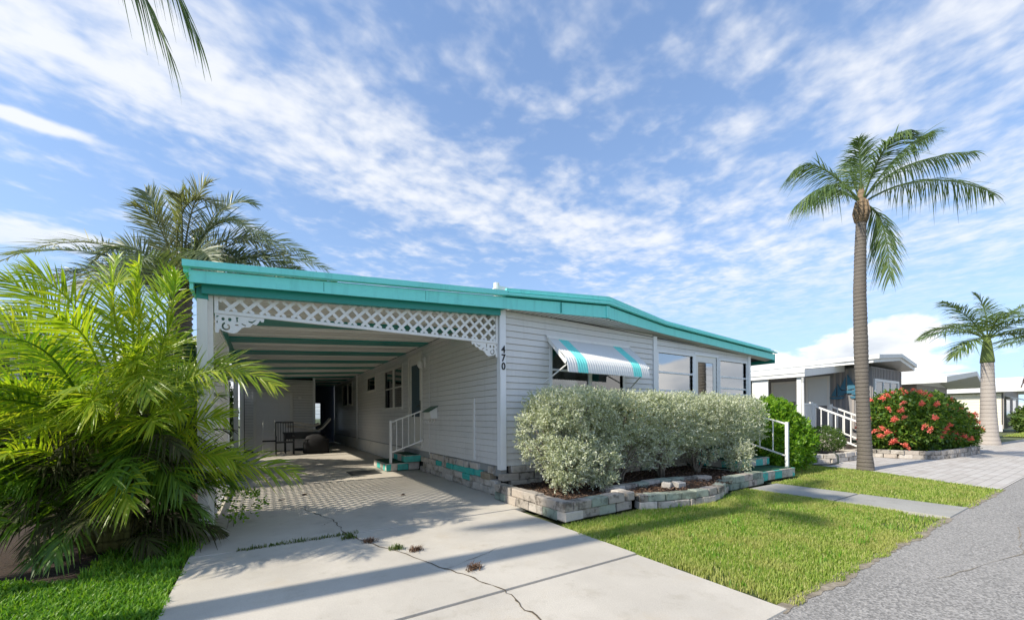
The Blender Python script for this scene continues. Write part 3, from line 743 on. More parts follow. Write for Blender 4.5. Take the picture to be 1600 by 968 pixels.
# front lattice valance: frame and every slat
val = MB().box(-3.60, -.07, -.012, .022, 2.375, 2.412).build('lattice_valance', 'white', cp)
MB().box(-3.60, -3.565, -.012, .022, 2.412, 2.60).build('frame_side', 'white', val)
MB().box(-.105, -.07, -.012, .022, 2.412, 2.84).build('frame_side', 'white', val)
MB().box(-3.655, -3.61, -.02, .03, 0.0, 2.62).build('frame_board', 'white_old', val)
def clip_line(x0, z0, sl, L, Rr, bot, topf):
    """part of the 45 degree slat centre line z = z0 + sl*(x-x0) that lies inside the panel"""
    xs = np.linspace(L, Rr, 1201); zs = z0 + sl * (xs - x0); ok = (zs >= bot) & (zs <= topf(xs))
    if ok.sum() < 4: return None
    i = np.where(ok)[0]; return xs[i[0]], zs[i[0]], xs[i[-1]], zs[i[-1]]
def lattice(u0, u1, z0, topf, pitch, place, parent, w=.036, m='white'):
    H = float(max(topf(np.array([u0])), topf(np.array([u1])))) - z0
    for sl, dpt in ((1, 0), (-1, 1)):
        s = u0 - H if sl > 0 else u0
        while s < (u1 if sl > 0 else u1 + H):
            c = clip_line(s, z0, sl, u0, u1, z0, topf)
            if c:
                a_, b_ = np.array([c[0], c[1]]), np.array([c[2], c[3]]); n_ = np.array([-sl, 1]) / math.sqrt(2) * w / 2
                q = [a_ - n_, b_ - n_, b_ + n_, a_ + n_]; th = .007; o0 = dpt * .0075
                vs = [place(p[0], p[1], o0) for p in q] + [place(p[0], p[1], o0 + th) for p in q]
                MB().add(vs, [(3, 2, 1, 0), (4, 5, 6, 7), (0, 1, 5, 4), (1, 2, 6, 5), (2, 3, 7, 6), (3, 0, 4, 7)]).build('slat', m, parent)
            s += pitch
lattice(-3.56, -.11, 2.414, lambda x: 2.565 + (x + 3.56) / 3.45 * .26, .157, lambda u, z, o: (u, -.004 + o, z), val)
# side lattice screen beside the palms
scr = MB().box(-3.69, -3.66, .05, 3.15, .04, .08).build('lattice_screen', 'white', cp)
MB().box(-3.69, -3.66, .05, 3.15, 2.46, 2.5).build('frame_rail', 'white', scr)
lattice(.05, 3.15, .08, lambda x: 2.46 + 0 * x, .157, lambda u, z, o: (-3.69 + o, u, z), scr)
# scroll brackets cut from flat board: outline with cut-outs, filled as a 2D curve
def scroll_mesh():
    cu_ = bpy.data.curves.new('s', 'CURVE'); cu_.dimensions = '2D'; cu_.fill_mode = 'BOTH'; cu_.extrude = .008
    def sp(pts):
        s = cu_.splines.new('POLY'); s.points.add(len(pts) - 1); s.use_cyclic_u = True
        for p, q in zip(s.points, pts): p.co = (q[0], q[1], 0, 1)
    sp([(0, 0), (.60, 0), (.61, -.015), (.60, -.05), (.575, -.055), (.555, -.03), (.53, -.075), (.505, -.105), (.46, -.10), (.435, -.135), (.40, -.15), (.36, -.15), (.325, -.165), (.295, -.20), (.265, -.235), (.225, -.255), (.18, -.25), (.12, -.235), (.085, -.225), (.06, -.20), (.045, -.225), (.045, -.26), (0, -.26)])
    def arcband(cx_, cy_, r0, r1, w0, w1, t0, t1, n=26):
        o_, i_ = [], []
        for k in range(n + 1):
            t = k / n; th = R(t0 + (t1 - t0) * t); r = r0 + (r1 - r0) * t; w = (w0 + (w1 - w0) * t) / 2
            o_.append((cx_ + (r + w) * math.cos(th), cy_ + (r + w) * math.sin(th))); i_.append((cx_ + (r - w) * math.cos(th), cy_ + (r - w) * math.sin(th)))
        return o_ + i_[::-1]
    sp(arcband(.135, -.165, .052, .030, .026, .018, 110, 430))
    def disc(cx_, cy_, rx, ry, n=14): return [(cx_ + rx * math.cos(2 * math.pi * k / n), cy_ + ry * math.sin(2 * math.pi * k / n)) for k in range(n)]
    sp(disc(.095, -.062, .020, .024)); sp(disc(.175, -.062, .022, .026))
    sp([(.245, -.02), (.285, -.02), (.272, -.045), (.275, -.075), (.285, -.085), (.25, -.085), (.258, -.06)])
    sp(disc(.262, -.13, .024, .011)); sp([(.325, -.10), (.375, -.122), (.37, -.138), (.315, -.112)])
    sp([(.40, -.055), (.45, -.06), (.50, -.03), (.515, -.015), (.49, -.052), (.45, -.085), (.41, -.078)])
    sp([(.015, -.02), (.055, -.02), (.03, -.04), (.018, -.06)]); sp(disc(.024, -.11, .009, .02))
    o = bpy.data.objects.new('s', cu_); col.objects.link(o)
    me = bpy.data.meshes.new_from_object(o.evaluated_get(bpy.context.evaluated_depsgraph_get())); bpy.data.objects.remove(o); return me
for sx, x0 in ((1, -3.595), (-1, -.072)):
    me = scroll_mesh(); me.transform(Matrix.Translation((x0, .004, 2.372)) @ Matrix.Rotation(R(90), 4, 'X') @ Matrix.Diagonal((sx * .74, .78, 1, 1)))
    o = obj('scroll_bracket', me, 'white', cp); o['label'] = 'white fretwork scroll bracket under the lattice'
    if sx < 0: me.flip_normals()

# ------------------------------------------------------------------ shed at the back of the carport, passage and louvred door
shed = thing('shed', 'dim grey sided shed closing the back of the carport', 'shed', (-2.5, 12.5, 0))
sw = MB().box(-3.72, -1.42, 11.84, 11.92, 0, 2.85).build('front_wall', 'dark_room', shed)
course_boards('x', 11.84, -1, -3.70, -1.5, .1, 2.7, [(-3.35, -2.28, 0, 2.1)], sw)
sd = MB().box(-3.35, -2.28, 11.82, 11.84, .03, 2.1).build('shed_door', 'siding', shed)
for z in [.1 + .1016 * j for j in range(19)]: MB().box(-3.33, -2.3, 11.812, 11.82, z, z + .092).build('plank', 'siding', sd)
MB().box(-2.28, -2.19, 11.79, 11.84, 0, 2.2).build('frame', 'white_old', sd); MB().box(-3.44, -3.35, 11.79, 11.84, 0, 2.2).build('frame', 'white_old', sd); MB().box(-3.35, -2.28, 11.79, 11.84, 2.1, 2.2).build('frame', 'white_old', sd)
MB().box(-1.5, -1.42, 11.78, 11.84, 0, 2.8).build('corner_post', 'siding_trim', shed)
MB().box(-1.5, -1.42, 11.92, 17, 0, 2.85).build('passage_wall', 'passage_shade', shed)
MB().box(-3.8, -3.72, 11.9, 17, 0, 2.7).build('side_wall', 'siding', shed)
MB().tube([(-1.95, 11.83, 2.0), (-1.95, 11.74, 2.0)], [.03, .06], 10).build('round_lamp', 'white', shed)
bd = thing('louvre_door', 'shade-coloured door with bright louvred window at the end of the passage', 'door', (-.7, 17, 0))
lw = MB()
for p in grid_cells(-1.42, 0, 0, 2.9, [(-1.16, -.66, .9, 1.98)]): lw.box(p[0], p[1], 17.0, 17.06, p[2], p[3])
lw.build('door_leaf', 'passage_shade', bd)
MB().box(-.45, -.38, 16.96, 17.0, 0, 2.1).build('frame', 'passage_shade', bd)
for j in range(6):
    z = .91 + j * .178
    MB().hexa([(-1.16, 17.0, z), (-.66, 17.0, z), (-.66, 17.006, z), (-1.16, 17.006, z), (-1.16, 17.03, z + .165), (-.66, 17.03, z + .165), (-.66, 17.036, z + .165), (-1.16, 17.036, z + .165)]).build('louvre', 'glass_frost', bd)
    MB().box(-1.16, -.66, 16.99, 17.04, z - .012, z - .002).build('louvre_clip', 'dark_metal', bd)

# ------------------------------------------------------------------ awning over the front window
aw = thing('window_awning', 'white ribbed metal awning with two turquoise stripes over the front window', 'awning', (1.86, -.27, 1.93))
prof = [(-.03, 2.56), (-.16, 2.45), (-.29, 2.345), (-.40, 2.255), (-.465, 2.19), (-.505, 2.12), (-.525, 2.04), (-.535, 1.95)]
AX0, PW = .89, .2167
for k in range(9):
    nx = 25; V = []; F = []
    for j, (y, z) in enumerate(prof):
        for i in range(nx):
            u = i / (nx - 1); s = math.sin(u * 4 * 2 * math.pi); o = .008 * s
            a_ = min(1, max(0, (j - 3) / 3)); zz_ = z + o * (1 - a_) - (.012 * (s < 0) * abs(s) if j == len(prof) - 1 else 0)
            V.append((AX0 + (k + u) * PW - .0008 * u, y - o * (.6 + .4 * a_), zz_))
    for j in range(len(prof) - 1):
        for i in range(nx - 1): q = j * nx + i; F.append((q, q + nx, q + nx + 1, q + 1))
    obj('awning_panel', mk_mesh('awning_panel', V, F), 'teal' if k in (1, 7) else 'white', aw, True)
MB().box(.86, 2.86, -.045, -.018, 2.555, 2.60).build('mount_rail', 'white', aw)
for x in (.885, 2.845): MB().bar((x, -.03, 2.55), (x, -.50, 2.10), .012, .06).build('side_rail', 'white', aw)
for x, x2 in ((.80, .93), (2.92, 2.80)): MB().tube([(x, -.02, 1.80), (x2, -.48, 2.08)], .012, 6).build('support_arm', 'white', aw)

# ------------------------------------------------------------------ mailbox on the carport wall
mbx = thing('mailbox', 'white mailbox with green lid hung on the carport wall', 'mailbox', (-.1, 2.85, 1.2))
MB().add([(-.02, 2.64, 1.22), (-.02, 3.02, 1.22), (-.17, 3.02, 1.22), (-.17, 2.64, 1.22), (-.02, 2.64, 1.46), (-.02, 3.02, 1.46), (-.19, 3.02, 1.36), (-.19, 2.64, 1.36)], [(0, 1, 2, 3), (7, 6, 5, 4), (4, 5, 1, 0), (5, 6, 2, 1), (6, 7, 3, 2), (7, 4, 0, 3)]).build('box', 'white', mbx)
MB().hexa([(-.22, 2.62, 1.352), (-.015, 2.62, 1.472), (-.015, 3.04, 1.472), (-.22, 3.04, 1.352), (-.22, 2.62, 1.368), (-.015, 2.62, 1.488), (-.015, 3.04, 1.488), (-.22, 3.04, 1.368)]).build('lid', 'mailbox_green', mbx)
for y in (2.75, 2.91): MB().tube([(-.05, y, 1.22), (-.05, y, 1.15), (-.08, y, 1.12), (-.14, y, 1.11), (-.18, y, 1.14), (-.18, y, 1.17)], .007, 6).build('paper_hook', 'white', mbx)

# ------------------------------------------------------------------ block steps with green carpet
def steps(name, label, tiers, group, front, side):
    t = thing(name, label, 'steps', (sum(tiers[0][0:2]) / 2, sum(tiers[0][2:4]) / 2, 0), group)
    for x0, x1, y0, y1, z0, z1 in tiers:
        core = MB().box(x0 + .05, x1 - .05, y0 + .05, y1 - .01, z0 + .002, z1 - .03).build('tread_core', 'earth', t)
        n = max(1, round((x1 - x0) / .3)); w_ = (x1 - x0) / n; h = z1 - z0 - .025
        for k in range(n):
            m = 'block_teal' if front(k, z0) else 'block_white'
            inst('brick', pick(), (x0 + (k + .5) * w_, y0 + .06, z0 + .03 + h / 2 - .012), m, core, (0, 0, rnd.uniform(-.02, .02)), (w_ / .302, .7, h / .112))
        n = max(1, round((y1 - y0) / .3)); w_ = (y1 - y0) / n
        for k in range(n):
            for xx in side(x0, x1):
                m = 'block_teal' if (k % 2 == 0) else 'block_white'
                inst('brick', pick(), (xx, y0 + (k + .5) * w_, z0 + .03 + h / 2 - .012), m, core, (0, 0, R(90)), (w_ / .302, .7, h / .112))
        MB().box(x0 + .0, x1 - .0, y0 + .005, y1, z1 - .028, z1 - .008).build('cap_slab', 'block_white', t)
        MB().box(x0 + .03, x1 - .03, y0 + .06, y1 - .005, z1 - .008, z1).build('carpet', 'carpet', t)
    return t
steps('side_steps', 'low block steps with green carpet at the carport door', [(-.78, .0, 3.86, 5.05, .0, .19), (-.38, .0, 3.75, 4.70, .19, .37)], None, lambda k, z: (k == 1 if z < .1 else k == 0), lambda a, b: (a + .06,))
steps('front_steps', 'block steps painted turquoise at the sunroom door, behind the hedge', [(4.62, 5.98, -1.58, -.02, .0, .19), (4.62, 5.98, -1.10, -.02, .19, .37), (4.62, 5.98, -.62, -.02, .37, .56)], None, lambda k, z: k in ((0, 2) if z < .1 else (1, 3)), lambda a, b: (a + .06, b - .06))
def railing(name, label, p0, p1, z0, hp, n, extra=None):
    t = thing(name, label, 'railing', p0)
    a, b = Vector(p0), Vector(p1)
    MB().box(a.x - .026, a.x + .026, a.y - .026, a.y + .026, a.z, a.z + hp).build('post', 'white', t)
    ta, tb = a + Vector((0, 0, hp - .04)), b + Vector((0, 0, hp - .06))
    la, lb = a + Vector((0, 0, hp * .24)), b + Vector((0, 0, hp * .24))
    MB().bar(ta, tb, .035, .03).build('top_rail', 'white', t); MB().bar(la, lb, .03, .03).build('bottom_rail', 'white', t)
    for k in range(1, n + 1):
        f = k / (n + .4); MB().bar(la.lerp(lb, f), ta.lerp(tb, f), .018, .018).build('baluster', 'white', t)
    return t
railing('stair_railing', 'white metal railing beside the carport door steps', (-.66, 3.93, .19), (-.03, 3.52, .48), .19, .98, 5)
railing('stair_railing', 'white metal railing at the front steps against the green bush', (5.93, -1.45, .19), (5.93, -.03, .62), .19, .92, 5)
dm = tag(MB().box(-1.55, -.92, 3.7, 4.35, .002, .016).build('door_mat', 'mat_grey'), 'dark grey door mat on the carport floor', 'mat')

# ------------------------------------------------------------------ patio furniture at the back of the carport
pt_ = thing('patio_table', 'dark metal patio table against the shed wall', 'table', (-1.95, 10.9, 0))
MB().box(-2.55, -1.35, 10.55, 11.35, .70, .735).build('tabletop', 'dark_metal', pt_)
for x in (-2.48, -1.42):
    for y in (10.62, 11.28): MB().tube([(x, y, 0), (x, y, .7)], .022, 6).build('leg', 'dark_metal', pt_)
MB().box(-2.5, -1.4, 10.64, 10.67, .5, .7).build('apron', 'dark_metal', pt_)
def lounge(z, label, flip, dy):
    t = thing('lounge_cushion', label, 'cushion', (-1.8, 10.9, z), 'striped lounge cushions on the patio table')
    pts = [(-2.45, .16), (-2.2, .17), (-1.9, .12), (-1.62, .04), (-1.45, .01), (-1.30, .10), (-1.15, .27), (-1.03, .42)]
    if flip: pts = [(x - .1, zz_ * .8 + .02) for x, zz_ in pts[:6]]
    for s in range(5):
        y0 = 10.58 + s * .12 + dy; mb = MB()
        V = []; F = []
        for x, zz_ in pts: V += [(x, y0, z + zz_), (x, y0 + .115, z + zz_), (x, y0 + .115, z + zz_ + .075), (x, y0, z + zz_ + .075)]
        for i in range(len(pts) - 1):
            for a_ in range(4): b_ = (a_ + 1) % 4; F.append((4 * i + a_, 4 * i + b_, 4 * i + 4 + b_, 4 * i + 4 + a_))
        n_ = len(V); F += [(3, 2, 1, 0), (n_ - 4, n_ - 3, n_ - 2, n_ - 1)]
        mb.add(V, F).build('stripe', 'cushion_pale' if s % 2 == 0 else 'cushion_dark', t)
    return t
lounge(.74, 'lower striped lounge cushion with upturned end on the patio table', False, 0)
lounge(.90, 'upper striped lounge cushion lying on another cushion', True, .03)
ch = thing('patio_chair', 'black metal patio chair standing before the patio table', 'chair', (-2.5, 10.15, 0))
for x in (-2.78, -2.26):
    MB().tube([(x, 9.92, 0), (x, 9.95, .62)], .018, 6).build('leg', 'dark_metal', ch)
    MB().tube([(x, 10.40, 0), (x, 10.38, .45), (x, 10.46, 1.12)], .018, 6).build('rear_leg', 'dark_metal', ch)
    MB().bar((x, 9.94, .62), (x, 10.42, .64), .045, .02).build('armrest', 'dark_metal', ch)
MB().box(-2.78, -2.26, 9.94, 10.4, .41, .45).build('seat', 'dark_metal', ch)
MB().bar((-2.78, 10.46, 1.10), (-2.26, 10.46, 1.10), .03, .05).build('back_rail', 'dark_metal', ch)
for k in range(6): x = -2.71 + k * .076; MB().bar((x, 10.40, .46), (x, 10.455, 1.09), .016, .016).build('back_slat', 'dark_metal', ch)
gb = thing('covered_grill', 'dark covered grill between the patio table and the door', 'grill', (-1.2, 10.3, 0))
V = []; F = []; rings = [(.0, .42, .32), (.35, .43, .33), (.62, .40, .30), (.82, .30, .22), (.9, .12, .1)]
for z, rx, ry in rings:
    for k in range(14): th = 2 * math.pi * k / 14; V.append((-1.55 + rx * math.copysign(abs(math.cos(th)) ** .6, math.cos(th)), 10.25 + ry * math.copysign(abs(math.sin(th)) ** .6, math.sin(th)), z * .72 + .02))
for i in range(len(rings) - 1):
    for k in range(14): F.append((14 * i + k, 14 * i + (k + 1) % 14, 14 * i + 14 + (k + 1) % 14, 14 * i + 14 + k))
F.append(tuple(range(14 * 4, 14 * 5))); obj('cover', mk_mesh('cover', V, F), 'cushion_dark', gb, True)
MB().bar((-1.95, 10.0, .5), (-1.15, 10.0, .5), .02, .02).build('handle', 'dark_metal', gb)
uf = thing('stacked_chair', 'pale tube chair frame standing upturned by the shed door', 'chair', (-3.0, 11.2, .0))
for x in (-3.15, -2.80): MB().tube([(x, 11.2, 0.0), (x, 11.2, .72), (x + .01, 11.25, 1.18)], .016, 6).build('leg', 'white_old', uf)
MB().bar((-3.15, 11.2, .78), (-2.80, 11.2, .78), .03, .04).build('crossbar', 'white_old', uf)
MB().box(-3.17, -2.78, 10.85, 11.2, .42, .46).build('seat', 'cushion_dark', uf)

# ------------------------------------------------------------------ planter beds edged with rough blocks
pw = thing('planter_wall', 'raised bed wall of two courses of rough blocks under the silver hedge', 'planter', (.5, -1.6, 0))
def block_run(pts, courses, parent, mats, w=.298, z0=.045, depth=.16, hs=1.0, off=True):
    P = [Vector(p) for p in pts]; seg = [(b - a).length for a, b in zip(P, P[1:])]; tot = sum(seg)
    def at(s):
        for a, b, l in zip(P, P[1:], seg):
            if s <= l: return a.lerp(b, s / l), (b - a)
            s -= l
        return P[-1], P[-1] - P[-2]
    for c in range(courses):
        s = w / 2 + (w / 2 if (c % 2 and off) else 0) - .0
        if c % 2 and off:
            for se in (w * .25, tot - w * .25):
                p, d = at(se); inst('block', rnd.choice(HALF), (p.x, p.y, z0 + c * .116 * hs), rnd.choice(mats[min(c, len(mats) - 1)]), parent, (0, 0, math.atan2(d.y, d.x)), (w / .302, depth / .16, hs))
        while s < tot - w * (.62 if (c % 2 and off) else .3):
            p, d = at(s); m = rnd.choice(mats[min(c, len(mats) - 1)])
            inst('block', pick(), (p.x + rnd.uniform(-.008, .008), p.y + rnd.uniform(-.012, .012), z0 + c * .116 * hs + rnd.uniform(-.004, .004)), m, parent, (rnd.uniform(-.02, .02), rnd.uniform(-.015, .015), math.atan2(d.y, d.x) + rnd.uniform(-.035, .035)), (w / .302, depth / .16, hs))
            s += w + .004
        left = tot - (s - w / 2)
        if left > .07 and not (c % 2 and off):
            p, d = at(tot - left / 2); inst('block', rnd.choice(HALF), (p.x, p.y, z0 + c * .116 * hs), rnd.choice(mats[min(c, len(mats) - 1)]), parent, (0, 0, math.atan2(d.y, d.x)), (left / .15, depth / .16, hs))
BM = [['block', 'block_white', 'block_green'], ['block', 'block', 'block_green', 'block_white']]
block_run([(-.115, -.10), (-.12, -1.575)], 2, pw, BM, z0=.06)
block_run([(-.20, -1.66), (1.06, -1.62)], 2, pw, [['block_green', 'block_white', 'block'], ['block', 'block_green', 'block']], z0=.06)
block_run([(1.02, -1.52), (1.02, -1.15)], 2, pw, BM, z0=.05)
lowb = thing('planter_wall', 'low curved edging of greenish blocks bulging into the lawn', 'planter', (2.2, -1.9, 0))
block_run([(1.14, -1.66), (1.5, -1.80), (1.9, -1.90), (2.3, -1.93), (2.7, -1.86), (3.05, -1.72), (3.3, -1.62)], 2, lowb, [['block_white', 'block_white', 'block'], ['block_green', 'block_green', 'block']], w=.26, z0=.035, hs=.86)
block_run([(3.4, -1.62), (4.55, -1.57)], 2, lowb, BM, z0=.05)
inw = thing('planter_wall', 'single course of blocks dividing the two mulched beds', 'planter', (2, -1.15, .1))
block_run([(1.1, -1.20), (2.0, -1.13), (2.6, -1.14), (3.3, -1.32)], 1, inw, [['block_green', 'block', 'block_white']], z0=.17, w=.28, hs=.8)
for i, (x, y, a_, l_) in enumerate([(2.0, -1.50, .5, 'pale broken block lying on the mulch'), (2.18, -1.58, -.1, 'pale block lying on the mulch beside a broken one')]):
    tag(inst('loose_block', HALF[i], (x, y, .20), 'block_white', None, (.1, .05, a_), (1.2, .8, .8)), l_, 'block', 'loose blocks in the bed')
bed = obj('planting_bed', mk_mesh('planting_bed', [(-.05, -1.6, .155), (1.05, -1.58, .155), (1.2, -1.66, .13), (1.6, -1.8, .13), (2.2, -1.88, .13), (2.8, -1.78, .13), (3.4, -1.56, .13), (4.6, -1.5, .15), (4.6, 0.02, .17), (-.05, 0.02, .17)], [tuple(range(10))]), 'mulch_soil'); struct(bed, 'dark mulched bed below the hedge')
n = 9000; P = np.stack([rng.uniform(-.03, 4.55, n), rng.uniform(-1.82, -.05, n), np.full(n, .158)], 1)
P = P[~((P[:, 1] < -1.57) & ((P[:, 0] < 1.15) | (P[:, 0] > 3.3)))]; P[:, 2] += rng.uniform(0, .014, len(P))
Dm = np.stack([rng.normal(0, 1, len(P)), rng.normal(0, 1, len(P)), rng.uniform(0, .35, len(P))], 1)
v, f = leaves(P, unit(Dm), .045, .35, jit=.1)
tag(obj('mulch', np_mesh('mulch', v, f), 'chips'), 'brown bark mulch chips covering the beds', 'mulch', kind='stuff')

# ------------------------------------------------------------------ silver hedge, shrub by shrub
def sprigs(P, D, per, length, size, aspect=.45, upb=.35):
    D = unit(D + rng.normal(0, .45, D.shape) + np.array([0, 0, upb])); out = []
    for k in range(per):
        q = P + D * (length * k / per); dd = unit(D * .7 + rng.normal(0, .75, D.shape))
        out.append(leaves(q, dd, size, aspect, jit=.25))
    return merge(out)
def stems(base, tops, r, parent, m='stem_wood', name='stem'):
    for tpt in tops:
        b = Vector(base) + Vector((rnd.uniform(-.06, .06), rnd.uniform(-.06, .06), 0)); t_ = Vector(tpt); mid = b.lerp(t_, .5) + Vector((rnd.uniform(-.08, .08), rnd.uniform(-.08, .08), rnd.uniform(-.02, .1)))
        pts = []
        for i in range(7):
            s = i / 6; pts.append(b * (1 - s) ** 2 + mid * 2 * s * (1 - s) + t_ * s * s)
        MB().tube(pts, [r * (1 - .65 * i / 6) for i in range(7)], 6).build(name, m, parent, True)
hedge = [
 (.62, 'leftmost silver shrub of the hedge, open in the middle with low front branches', [((.74, -.70, 1.34), (.60, .44, .25), 1250, True), ((.20, -.66, .98), (.20, .34, .42), 420, False), ((.46, -1.02, .58), (.34, .22, .32), 520, False), ((.98, -1.10, .52), (.32, .2, .30), 430, False), ((.72, -1.05, .86), (.14, .14, .22), 90, False), ((1.27, -1.05, .80), (.12, .12, .26), 80, False)]),
 (1.75, 'second silver shrub from the left in the hedge below the awning', [((1.75, -.68, 1.21), (.75, .48, .37), 1900, True), ((2.05, -.85, .72), (.30, .26, .30), 150, False)]),
 (2.85, 'middle silver shrub of the hedge with bare low stems', [((2.85, -.66, 1.15), (.75, .50, .43), 2000, True), ((2.6, -.9, .66), (.4, .3, .26), 220, False)]),
 (3.95, 'fourth silver shrub from the left in the hedge, before the sunroom window', [((3.95, -.66, 1.13), (.75, .52, .45), 2000, True), ((3.9, -.9, .62), (.4, .28, .26), 200, False)]),
 (5.05, 'rightmost silver shrub of the hedge, leaning over the front steps', [((4.95, -.82, 1.17), (.66, .46, .41), 1700, True), ((4.55, -1.22, .5), (.24, .2, .28), 260, False)])]
for i, (hx, lab, lobes) in enumerate(hedge):
    t = thing('silver_shrub', lab, 'shrub', (hx, -.75, .15), 'silver shrubs of the front hedge')
    parts = []
    for j, (c, r, n, bx) in enumerate(lobes):
        P, D = blob_points(int(n * 1.15), c, r, 50 + 7 * i + j, 4.2, .13 if bx else .22, .5, bx, gap=-.62 if bx else -.4)
        parts.append(sprigs(P, D, 9, .13, .043, .42, .5))
    v, f = merge(parts); obj('foliage', np_mesh('foliage', v, f), 'silver', t)
    tops = []
    for c, r, n, bx in lobes:
        for k in range(12 if bx else 4): tops.append((c[0] + rnd.uniform(-.85, .85) * r[0], c[1] + rnd.uniform(-.8, .6) * r[1], c[2] + rnd.uniform(-.3, .5) * r[2]))
    stems((hx, -.75, .12), tops, .016, t)

def bush(name, label, cat, base, lobes, leafm, size, aspect=.5, per=5, sl=.10, group=None, seed=0, depth=.35, stem_r=.015):
    t = thing(name, label, cat, base, group); parts = []
    for j, (c, r, n) in enumerate(lobes):
        P, D = blob_points(n, c, r, 300 + seed * 11 + j, 2.6 / max(r), .16, depth, False, gap=-1.2)
        parts.append(sprigs(P, D, per, sl, size, aspect))
    v, f = merge(parts); obj('foliage', np_mesh('foliage', v, f), leafm, t)
    stems(base, [(c[0] + rnd.uniform(-.5, .5) * r[0], c[1] + rnd.uniform(-.5, .5) * r[1], c[2] + rnd.uniform(-.2, .4) * r[2]) for c, r, n in lobes for _ in range(3)], stem_r, t)
    return t
bush('green_bush', 'bright green leafy bush beside the front step railing', 'bush', (6.9, -.75, -.03), [((6.75, -.72, .95), (.55, .5, .6), 1500), ((7.25, -.85, .65), (.55, .5, .62), 1400), ((6.6, -1.0, .45), (.4, .4, .4), 700), ((7.0, -.6, 1.25), (.4, .4, .3), 500)], 'lime', .085, .5, 6, .16, seed=1)
bush('white_flower_shrub', 'sparse shrub with white blossoms behind the bright green bush', 'shrub', (8.6, -.1, -.03), [((8.6, -.1, .85), (.32, .35, .55), 260)], 'box_leaf', .07, .45, 4, .14, seed=2)
fl = bpy.data.objects['white_flower_shrub']
P, D = blob_points(120, (8.62, -.15, .85), (.36, .38, .6), 77, 3, .1, .3)
v, f = sprigs(P, D, 6, .04, .055, .7); obj('blossoms', np_mesh('blossoms', v, f), 'petal_white', fl)
bush('round_shrub', 'low clipped green shrub behind the neighbour block edging', 'shrub', (10.6, -.35, .1), [((10.6, -.35, .55), (.75, .55, .36), 2400)], 'box_leaf', .035, .5, 6, .05, seed=3)
ix = bush('flowering_bush', 'large green bush covered with red flower heads', 'bush', (14.6, -1.4, 0), [((14.0, -1.25, .92), (1.0, .9, .92), 2100), ((15.4, -1.4, .90), (1.5, 1.0, .92), 2800), ((16.6, -1.7, .55), (.8, .7, .58), 1200)], 'ixora_leaf', .11, .5, 5, .2, seed=4)
hv, hf_ = sprigs(rng.normal(0, .022, (16, 3)), unit(rng.normal(0, 1, (16, 3)) + [0, 0, .6]), 5, .05, .055, .6)
HEADS = [np_mesh('flower_head', hv, hf_)]
hv, hf_ = sprigs(rng.normal(0, .022, (14, 3)), unit(rng.normal(0, 1, (14, 3)) + [0, 0, .5]), 4, .05, .05, .6); HEADS.append(np_mesh('flower_head', hv, hf_))
for c, r, n in [((14.0, -1.25, .92), (1.02, .92, .95), 70), ((15.4, -1.4, .90), (1.53, 1.03, .95), 100), ((16.6, -1.7, .55), (.84, .74, .62), 46)]:
    P, D = blob_points(int(n * 1.15), c, r, 91, 2, .10, .22); P = P + D * .20
    for p in P:
        if p[2] < .3: continue
        s = rnd.uniform(.85, 1.35); inst('flower_head', rnd.choice(HEADS), [float(q) for q in p], 'petal_red', ix, (rnd.uniform(-.4, .4), rnd.uniform(-.4, .4), rnd.uniform(0, 6)), (s, s, s))
bush('shade_shrub', 'dense dark shrub row added to shade the carport from the left, behind the palms', 'shrub', (-4.7, 5.0, 0), [((-4.65, 4.6, 1.3), (.75, 1.3, 1.5), 2600), ((-4.75, 7.0, 1.3), (.75, 1.7, 1.5), 2800), ((-4.75, 11.6, 1.4), (.75, 1.7, 1.5), 2600)], 'dark_leaf', .10, .5, 5, .16, seed=5)  # added row, dense and tall to keep sun and sky out of the carport
tr = bush('background_tree', 'leafy tree whose top just clears the carport roof', 'tree', (-1.3, 19.2, 0), [((-1.2, 19.2, 7.3), (2.2, 2.0, 1.7), 2600)], 'box_leaf', .20, .55, 5, .3, seed=6, stem_r=.03)
MB().tube([(-1.3, 19.2, 0), (-1.25, 19.2, 3), (-1.2, 19.2, 6.6)], [.2, .15, .08], 10).build('trunk', 'bark_dark', tr, True)

# ------------------------------------------------------------------ palms
def trunk(parent, pts, rad, m, n=18, name='trunk', ring=.085, amp=.012):
    P = [Vector(p) for p in pts]; out = []; rr = []; tot = (P[-1] - P[0]).length; k = int(tot / (ring / 3))
    for i in range(k + 1):
        s = i / k * (len(P) - 1); j = min(int(s), len(P) - 2); f = s - j
        out.append(P[j].lerp(P[j + 1], f)); rr.append((rad[j] + (rad[j + 1] - rad[j]) * f) * (1 + amp * 2.2 * ((i % 3) == 0) + rnd.uniform(-amp, amp)))
    return MB().tube(out, rr, n).build(name, m, parent, True)
# tall street palm on the right
pr = thing('palm_tree', 'tall slender palm with ringed grey trunk beside the neighbour driveway', 'palm tree', (8.43, -1.95, 0))
trunk(pr, [(8.46, -1.97, -.05), (8.45, -1.96, .35), (8.41, -1.94, 1.5), (8.38, -1.92, 2.8), (8.36, -1.91, 4.0), (8.38, -1.92, 5.0), (8.41, -1.93, 5.75)], [.165, .132, .120, .126, .116, .104, .090], 'bark', amp=.02)
MB().tube([(8.41, -1.93, 5.6), (8.41, -1.93, 5.78), (8.42, -1.93, 6.1), (8.42, -1.93, 6.5)], [.10, .115, .085, .04], 14).build('sheath', 'sheath', pr, True)
for k in range(9):
    th = k * .7; MB().tube([(8.41 + .10 * math.cos(th), -1.93 + .10 * math.sin(th), 5.66), (8.41 + .13 * math.cos(th), -1.93 + .13 * math.sin(th), 5.85), (8.42 + .1 * math.cos(th), -1.93 + .1 * math.sin(th), 6.12)], [.03, .035, .015], 6).build('leaf_base', 'sheath', pr, True)
C = np.array((8.42, -1.93, 6.05))
